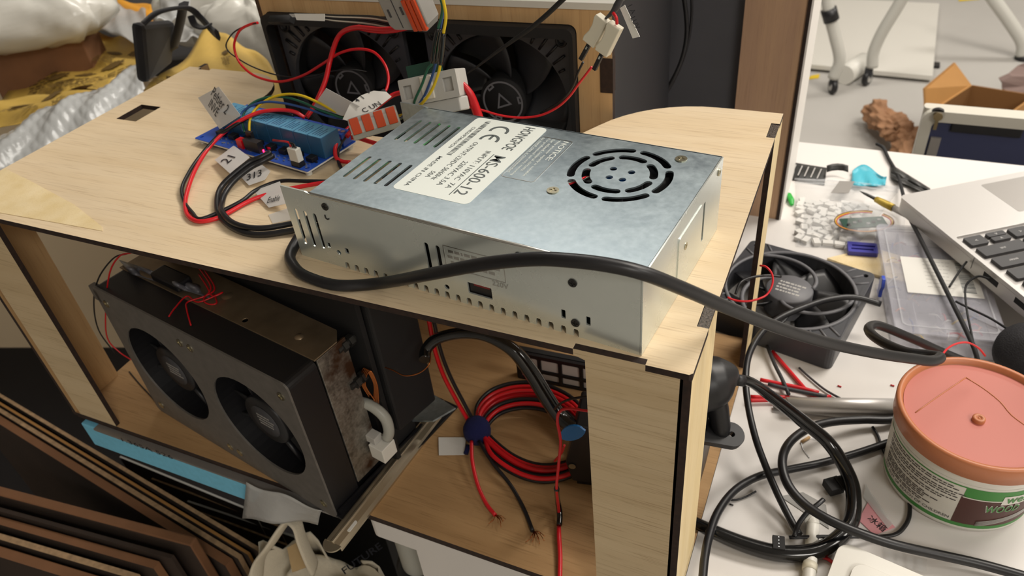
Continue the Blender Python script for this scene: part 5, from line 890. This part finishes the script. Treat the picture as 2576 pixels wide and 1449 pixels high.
single('whiteboard', 'large white panel lying flat on the far floor behind the table legs', 'panel', MB().plate([tuple(P(1940, 152, 'z', FZ+30)[:2]), tuple(P(2347, 190, 'z', FZ+30)[:2]), tuple(P(2363, 8, 'z', FZ+30)[:2]), tuple(P(1990, -10, 'z', FZ+30)[:2])], (), FZ+10, FZ+30), 'white_board', bev=3)
for k, (u, v) in enumerate(((1945, 172), (2340, 196))): single('rail_foot', ('dark support block under the near left of the white panel', 'dark support block under the right corner of the white panel')[k], 'block', MB().bx(P(u, v-14, 'z', FZ)+Vector((0, 60, 5)), (60, 40, 10)), 'black_plastic')
single('yellow_tag', 'yellow paper scrap on the floor beside the white upright', 'scrap', MB().quad(P(2030, 200, 'z', FZ+2), P(2060, 196, 'z', FZ+2), P(2062, 186, 'z', FZ+2), P(2040, 190, 'z', FZ+2), 1), 'yellow_wire')
single('yellow_tag', 'yellow paper scrap at the top of the picture on the far floor', 'scrap', MB().quad(P(2412, 3, 'z', FZ+2), P(2465, -2, 'z', FZ+2), P(2465, -10, 'z', FZ+2), P(2412, -6, 'z', FZ+2), 1), 'yellow_wire')
single('paper_roll', 'small white roll lying on the floor between the table castors', 'roll', MB().tube([P(2124, 189, 'z', FZ+36), P(2174, 156, 'z', FZ+36)], 36, 16, sub=1), 'white_plastic')
def crumple(name, label, cat, cen, sx, sy, sz, m, seed, n=26):
    random.seed(seed); ph = [random.uniform(0, 6.28) for _ in range(6)]; b = MB()
    def f(u, v):
        a = 2*math.pi*u; e = math.pi*(v-.5); r = 1+.16*math.sin(5*a+ph[0]+3*e)+.12*math.sin(9*a+ph[1])*math.cos(6*e+ph[2])+.10*abs(math.sin(11*e+4*a+ph[3]))
        return Vector(cen)+Vector((sx*r*math.cos(a)*math.cos(e), sy*r*math.sin(a)*math.cos(e), sz+sz*r*math.sin(e)))
    b.grid(f, n, n//2, smooth=False); return single(name, label, cat, b, m)
kp = [P(u, v, 'z', FZ+h) for u, v, h in ((2192, 264, 55), (2214, 290, 62), (2244, 318, 68), (2272, 332, 72), (2294, 350, 72), (2290, 376, 70), (2276, 402, 65))]; kpts, _ = spline(kp, [1]*len(kp), 10); random.seed(4); ph = [random.uniform(0, 6) for _ in range(6)]; nk = len(kpts)
def kraft(u, v):
    i = min(nk-2, int(u*(nk-1))); p = kpts[i].lerp(kpts[i+1], u*(nk-1)-i); t = (kpts[i+1]-kpts[i]).normalized(); sd = t.cross(Vector((0, 0, 1))).normalized(); a = 2*math.pi*v; e = min(1, 9*u, 9*(1-u))**.5
    r = 44*e*(1+.2*math.sin(3*a+ph[0]+17*u)+.16*math.sin(31*u+ph[1])*math.cos(2*a)+.13*abs(math.sin(31*u+4*a+ph[2]))-.26*abs(math.sin(19*u-5*a+ph[3])))
    return p + sd*(r*math.cos(a)*1.05) + Vector((0, 0, 1))*(r*math.sin(a)*.85)
single('kraft_paper', 'long crumpled strip of brown kraft paper on the floor by the cardboard box', 'paper', MB().grid(kraft, 90, 26, smooth=False), 'kraft')
kb = Thing('cardboard_box', 'open brown cardboard box with one raised flap, on the floor behind the navy cabinet', 'box', tuple(P(2450, 330, 'z', FZ)))
a_, b_, fl = P(2330, 290, 'z', -760), P(2445, 215, 'z', -760), P(2405, 157, 'z', -600); c_ = P(2600, 240, 'z', -760)
def wall(p, q, nm='side', m='kraft_box'): lo_ = Vector((p.x, p.y, FZ)); ro_ = Vector((q.x, q.y, FZ)); kb.wpart(nm, MB().quad(lo_, ro_, q, p, 5), m)
wall(a_, b_, m='kraft_in'); wall(b_, c_, m='kraft_in'); d_2 = a_+(c_-b_); wall(d_2, a_); wall(c_, d_2)
kb.wpart('flap', MB().quad(a_, b_, P(2402, 157, 'y', b_.y+150), P(2326, 222, 'y', a_.y+30), 5), 'kraft_box', label='raised cardboard flap')
cb = Thing('key_cabinet', 'white framed navy-fronted cabinet with a key in its lock, just past the desk', 'cabinet', (240, 830, FZ))
cb.wpart('shell', MB().plate(rrect(130, 790, 620, 806, 5, 4), (), FZ, -214), 'trim_white', bev=5)
cb.wpart('front_frame', MB().plate(rrect(130, FZ, 620, -213, 14, 6), [rrect(143, FZ+20, 607, -228, 8, 5)], -792, -780).xf(XZ), 'trim_white', bev=2); cb.wpart('front_panel', MB().box((140, 784, FZ+12), (612, 789, -222)), 'navy_panel', label='dark navy front panel')
lk = P(2345, 285, 'y', 786); l_ = cb.wpart('lock', MB().cyl((0, 0, 0), 9, 6, 24).xf(T_(lk+Vector((6, 0, 0))) @ RX(90)), 'black_plastic'); cb.wpart('key', MB().cyl((0, 0, 0), 5.5, 2, 20).xf(T_(P(2360, 293, 'y', 776)) @ RX(90)).box(P(2360, 293, 'y', 777)+Vector((-2, 0, -19)), P(2360, 293, 'y', 777)+Vector((2, 2, 0))), 'brass'); cb.wpart('lock_core', MB().cyl((0, 0, 0), 3, 8, 16).xf(T_(lk+Vector((4, 0, 2))) @ RX(90)), 'brass', parent=l_)
cb.wpart('handle_strip', MB().box((165, 780, -240), (245, 786, -226)), 'black_plastic', bev=2); cb.wpart('inner_ledge', MB().box((146, 780, -300), (158, 785, -250)), 'alu_dark')
crumple('cloth_bundle', 'mauve-grey cloth bundle behind the cardboard box at the picture edge', 'cloth', P(2650, 290, 'z', FZ), 150, 100, 80, 'sock_pink', 12, 30)
# ================================================================ clutter to the left: low table with a beige apron, mailers, bags
lt = Thing('low_table', 'low beige-fronted table at the far left, heaped with mailers and bags', 'table', (-1500, 900, FZ))
lt.wpart('top', MB().plate([(-2500, 330), (-1880, 520), (-640, 930), (-640, 1500), (-2500, 1500)], (), -262, -232), 'charcoal')
fa, fb_ = Vector((-2500, 290, 0)), Vector((-700, 884, 0)); lt.wpart('apron', MB().quad(fa+Vector((0, 0, FZ)), fb_+Vector((0, 0, FZ)), fb_+Vector((0, 0, -262)), fa+Vector((0, 0, -262)), 20), 'beige')
single('added_floor_mat', 'black mat added to darken the floor to the left of the desk', 'mat', MB().box((-2400, -900, FZ), (-760, 860, FZ+8)), 'dark_floor')  # unseen mat, added so the floor and its reflection go dark
def sheet(name, label, cat, cor, zs_, m, amp=4, seed=1, nu=18, nv=14, thick=1.0, fz=(5, 4)):
    """A limp sheet hung between four corners given as pixels with heights, rippled."""
    pc = [P(u, v, 'z', z) for (u, v), z in zip(cor, zs_)]; random.seed(seed); p1, p2 = random.uniform(0, 6), random.uniform(0, 6)
    def f(u, v): return (pc[0]*(1-u)+pc[1]*u)*(1-v)+(pc[3]*(1-u)+pc[2]*u)*v + Vector((0, 0, amp*math.sin(fz[0]*u+p1)*math.cos(fz[1]*v+p2)+amp*.4*math.sin(13*u+9*v)))
    return single(name, label, cat, MB().grid(f, nu, nv, thick=thick), m), f
def prints(o, f, spots, s=1.0, ang=0.0, seed=2):
    """Printed marks of a mailer: a ragged roundel over short rows of print, as thin raised ink."""
    random.seed(seed)
    for (u, v) in spots:
        c = f(u, v)+Vector((0, 0, 1.6)); du = (f(u+.02, v)-f(u-.02, v)).normalized(); dv = (f(u, v+.02)-f(u, v-.02)).normalized(); b = MB(); pts = []
        for k in range(22): a = 2*math.pi*k/22; r = s*(19 if k % 2 else 15.5)*(1.12 if abs(math.sin(a)) < .4 else .8); pts.append(c+du*(r*math.cos(a))+dv*(r*.8*math.sin(a)))
        b.add(pts, [tuple(range(22))])
        for row in range(6):
            x = -34*s
            while x < 30*s:
                l = random.uniform(8, 15)*s; q = c+dv*(-(30+row*7.5)*s)+du*x; b.add([q, q+du*l, q+du*l+dv*3.4*s, q+dv*3.4*s], [(0, 1, 2, 3)]); x += l+3.5*s
        part_of(o, 'print', b, 'print_brown')
o, f = sheet('yellow_mailer', 'long yellow printed padded mailer running down the left, under the white bag', 'mailer', [(-60, 330), (360, 190), (355, 90), (150, 60)], [-205, -170, -160, -200], 'mailer_yellow', 12, 3)
prints(o, f, ((.2, .45), (.4, .3), (.6, .3), (.8, .3), (.55, .7), (.75, .7), (.92, .62)), 1.3)
o, f = sheet('yellow_mailer', 'yellow printed mailer lying along the box edge, nearer the bubble wrap', 'mailer', [(-40, 335), (240, 245), (300, 195), (-40, 265)], [-168, -150, -148, -166], 'mailer_yellow', 8, 6)
prints(o, f, ((.3, .6), (.55, .6), (.8, .6)), .95, seed=8)
o, f = sheet('yellow_mailer', 'yellow printed mailer tucked behind the fan box, right of the black strap bag', 'mailer', [(365, 240), (755, 300), (672, 150), (522, 60)], [-58, -50, -66, -80], 'mailer_yellow', 7, 4)
prints(o, f, ((.12, .2), (.45, .7)), .7, seed=4)
o, f = sheet('orange_mailer', 'bright orange mailer edge showing behind the white bag', 'mailer', [(215, 80), (385, 55), (385, 10), (240, -10)], [-170, -160, -160, -175], 'mailer_orange', 6, 5)
o, f = sheet('clear_pouch', 'milky clear pouch lying on the orange mailer', 'bag', [(245, 75), (365, 115), (370, 30), (300, 12)], [-152, -146, -146, -152], 'bag_crinkle', 6, 9)
def pillow(name, label, cat, px, h, sx, sy, sz, rz_, m, seed, wr=.05):
    c = P(*px, 'z', h); random.seed(seed); ph = [random.uniform(0, 6) for _ in range(4)]; R_ = Matrix.Rotation(rad(rz_), 3, 'Z')
    def f(u, v):
        a = 2*math.pi*u; e = math.pi*(v-.5); cx = math.copysign(abs(math.cos(a))**.6, math.cos(a)); sy_ = math.copysign(abs(math.sin(a))**.6, math.sin(a)); k = abs(math.cos(e))**.6
        w = 1+wr*math.sin(7*a+ph[0])+wr*.7*math.sin(13*a+5*e+ph[1])
        return c + R_ @ Vector((sx*cx*k*w, sy*sy_*k*w, sz*(math.sin(e)*(1+wr*2*math.sin(9*a+ph[2])*math.cos(7*e)))))
    return single(name, label, cat, MB().grid(f, 48, 20), m)
pillow('white_bag', 'big puffy white plastic bag at the top left corner', 'bag', (55, 40), -95, 150, 95, 46, 34, 'bag_white', 3)
pillow('white_bag', 'white plastic bag bulging behind the black strap bag', 'bag', (548, 18), -140, 105, 80, 58, 30, 'bag_white', 5)
pillow('white_bag', 'white plastic bag squeezed against the left side of the fan box', 'bag', (640, 80), -150, 90, 70, 60, 10, 'bag_white', 8)
pc_ = P(55, 40, 'z', -95); single('parcel', 'brown parcel on the low table, under the big puffy white bag', 'parcel', MB().bx((0, 0, 0), (170, 90, 96)).xf(T_(pc_+Vector((0, 10, -89))) @ RZ(34)), 'cardboard', bev=3)
def bub(u, v):
    a = P(-60, 470, 'z', -150); b = P(375, 250, 'z', -140); c = P(355, 175, 'z', -150); d = P(-60, 380, 'z', -160)
    p = (a*(1-u)+b*u)*(1-v)+(d*(1-u)+c*u)*v; return p+Vector((0, 0, 22*math.sin(math.pi*v)+1.5*abs(math.sin(u*60+v*9))*abs(math.sin(v*17-u*24))+4*math.sin(u*11+v*4)+3*math.sin(u*23-v*9)))
single('bubble_wrap', 'long roll of clear bubble wrap along the left edge of the plywood box', 'bubble wrap', MB().grid(bub, 160, 36, thick=1), 'bubble')
o, f = sheet('bubble_wrap', 'bubble wrap flap draped over the black strap bag', 'bubble wrap', [(395, 55), (470, 35), (480, -25), (400, -25)], [-60, -60, -70, -70], 'bubble', 6, 7, 24, 18)
o, f = sheet('bubble_wrap', 'grey glossy film lying to the right of the black strap bag', 'bubble wrap', [(440, 120), (520, 85), (510, 20), (450, 20)], [-130, -130, -140, -140], 'bag_crinkle', 9, 12, 20, 16)
sb = Thing('strap_bag', 'black bag with a webbing strap standing by the back left of the box', 'bag', tuple(P(400, 140, 'z', -226)))
sa, sc_ = P(362, 215, 'z', -175), P(430, 80, 'z', -60)
sb.wpart('body', MB().quad(P(372, 214, 'y', 330), P(436, 160, 'y', 400), P(446, 55, 'y', 400), P(357, 62, 'y', 330), 14), 'black_cloth', bev=6)
sb.wpart('strap', MB().tube([P(360, 60, 'y', 322), P(400, 30, 'y', 340), P(470, 20, 'y', 380), P(505, 45, 'y', 390), P(535, 78, 'y', 380), P(548, 88, 'y', 370)], 7, 6, flat=.35), 'black_cloth'); sb.wpart('strap', MB().tube([P(480, 40, 'y', 385), P(490, 62, 'y', 380), P(512, 70, 'y', 375), P(530, 62, 'y', 376)], 4, 6, flat=.35), 'black_cloth'); sb.wpart('strap', MB().tube([P(436, 120, 'y', 395), P(450, 70, 'y', 395), P(462, 10, 'y', 395)], 9, 6, flat=.4), 'black_cloth')
# ================================================================ below the box on the left
single('foam_block', 'blue foam slab carrying the left half of the plywood box', 'foam', MB().box((-540, -3, -258), (-352, 230, -228.4)), 'foam_blue', bev=1)
fb2 = single('written_strip', 'pale strip with handwriting lying between the blue foam and the box', 'strip', MB().box((-520, -5.2, -228.4), (-240, 150, -226.2)), 'alu_dark')
part_of(fb2, 'handwriting', MB().text('1.365A 526', 60, 5, T_((-485, -5.4, -229)) @ XZ, .1), 'ink')
single('film_scrap', 'torn crinkled clear film hanging off the end of the blue foam', 'film', MB().grid(lambda u, v: P(620+u*190-10*v, 1212+u*70+v*(96-60*u)+5*math.sin(9*u+4*v), 'y', -8-6*math.sin(5*u)*v), 16, 10, thick=.3), 'bag_crinkle')
single('foam_shelf', 'dark low stand under the blue foam', 'stand', MB().box((-540, 150, FZ+8), (-380, 230, -258)), 'black_matte')
def board(name, label, p, q, depth, th_, face, edge, rot=0.0, bev_=0):
    """Sheet standing on the floor on its long edge, its top edge running from p to q."""
    d = (q-p).normalized(); n_ = Vector((-d.y, d.x, 0)).normalized(); b = MB(); lo_ = Vector((0, 0, depth)); b.add([p, q, q+n_*th_, p+n_*th_, p+lo_, q+lo_, q+n_*th_+lo_, p+n_*th_+lo_], [(0, 1, 2, 3), (7, 6, 5, 4), (4, 5, 1, 0), (5, 6, 2, 1), (6, 7, 3, 2), (7, 4, 0, 3)])
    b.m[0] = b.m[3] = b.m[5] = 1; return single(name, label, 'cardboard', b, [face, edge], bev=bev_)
pa, qa = P(-60, 963, 'z', -396), P(648, 1386, 'z', -396); nn = Vector((-(qa-pa).y, (qa-pa).x, 0)).normalized()
for k, (off, th_, m, lab_) in enumerate(((0, 4, 'card_edge', 'pale cardboard sheet leaning under the box, rearmost of the stack'), (-7, 3, 'kraft_box', 'kraft cardboard sheet leaning under the box, second from the rear'), (-14, 5, 'card_edge', 'thick cardboard sheet leaning under the box, third from the rear'), (-25, 9, 'cardboard', 'brown cardboard sheet leaning under the box, its broad face coloured dark for shadow'))):
    board('cardboard_sheet', lab_, pa+nn*off+Vector((0, 0, -3*k)), qa+nn*(off+k)+Vector((-8*k, 0, -3*k)), FZ+9+396+3*k, th_, 'card_shaded', m)
pb_, qb_ = P(-60, 1232, 'z', -362), P(478, 1375, 'z', -362); nb_ = Vector((-(qb_-pb_).y, (qb_-pb_).x, 0)).normalized()
for k, (off, th_, m, lab_) in enumerate(((0, 11, 'cardboard', 'thick brown board with a rounded end, in front of the leaning cardboard'), (-13, 4, 'card_shaded', 'shade-coloured cardboard sheet standing just in front of the thick brown board'), (-24, 8, 'cardboard', 'brown cardboard sheet with a worn edge near the bottom left'), (-36, 6, 'card_edge', 'pale-edged cardboard sheet nearest the bottom left corner'), (-50, 10, 'cardboard', 'brown cardboard sheet at the very bottom left corner'))):
    board('cardboard_sheet', lab_, pb_+nb_*off+Vector((0, 0, -5*k)), qb_+nb_*(off-2*k)+Vector((-14*k, 0, -5*k)), FZ+9+362+5*k, th_, 'card_shaded', m, 0, 2 if k == 0 else 0)
for k, (x0, y0, x1, y1, m) in enumerate(((300, 1150, 640, 1290, 'paper'), (380, 1205, 700, 1325, 'card_edge'), (470, 1262, 740, 1352, 'paper'), (430, 1262, 720, 1372, 'card_edge'))):
    z = -480-14*k; p, q = P(x0, y0, 'z', z), P(x1, y1, 'z', z); board('cardboard_sheet', 'thin pale sheet leaning just under the blue foam, ' + ('first', 'second', 'third', 'fourth')[k] + ' below it', p, q, FZ+9-z, 2.4, 'card_shaded', m)
tg = Thing('tote_bag', 'cream canvas tote bag slumped on the floor beside the desk leg', 'bag', (-318, -12, FZ))
def tote(u, v):
    a = 2*math.pi*u; e = v; r = 1+.07*math.sin(5*a+3*v)+.06*math.sin(9*a-5*v)+.05*math.sin(17*a+11*v); top_ = 1-.25*max(0, v-.8)/.2
    return Vector((-318+88*math.cos(a)*r*top_, -12+66*math.sin(a)*r*top_, FZ+9+(590+22*math.sin(3*a)+14*math.sin(7*a))*v))
tg.wpart('body', MB().grid(tote, 64, 18, thick=1.5), 'canvas')
def tfold(u, v): a = 2*math.pi*u; r = v*(1+.1*math.sin(4*a)); return Vector((-318+68*math.cos(a)*r, -12+50*math.sin(a)*r, FZ+590+20*math.sin(3*a)*v-22*(1-v)+12*math.sin(9*u*6.28)*v*(1-v)+16*math.sin(11*v+3*a)))
tg.wpart('folded_top', MB().grid(tfold, 48, 12), 'canvas')
tg.wpart('handle', MB().tube([P(642, 1480, 'z', -372), P(650, 1415, 'z', -345), P(682, 1368, 'z', -322), P(722, 1312, 'z', -305), P(745, 1316, 'z', -305), P(757, 1352, 'z', -318), P(775, 1398, 'z', -338), P(792, 1430, 'z', -356)], 10, 8, flat=.22), 'canvas', label='cream webbing handle')
tg.wpart('leather_tab', MB().quad(P(735, 1440, 'z', -346), P(778, 1424, 'z', -346), P(752, 1362, 'z', -336), P(722, 1378, 'z', -336), 1.2), 'canvas_tan', label='tan stitched tab')
pt = MB(); pt.text('*FUTURE', 40, 7, frame_of(P(868, 1446, 'z', -352), P(930, 1402, 'z', -352)-P(868, 1446, 'z', -352), (-.1, -.5, .9)), .3); tg.wpart('printed_word', pt, 'ink')
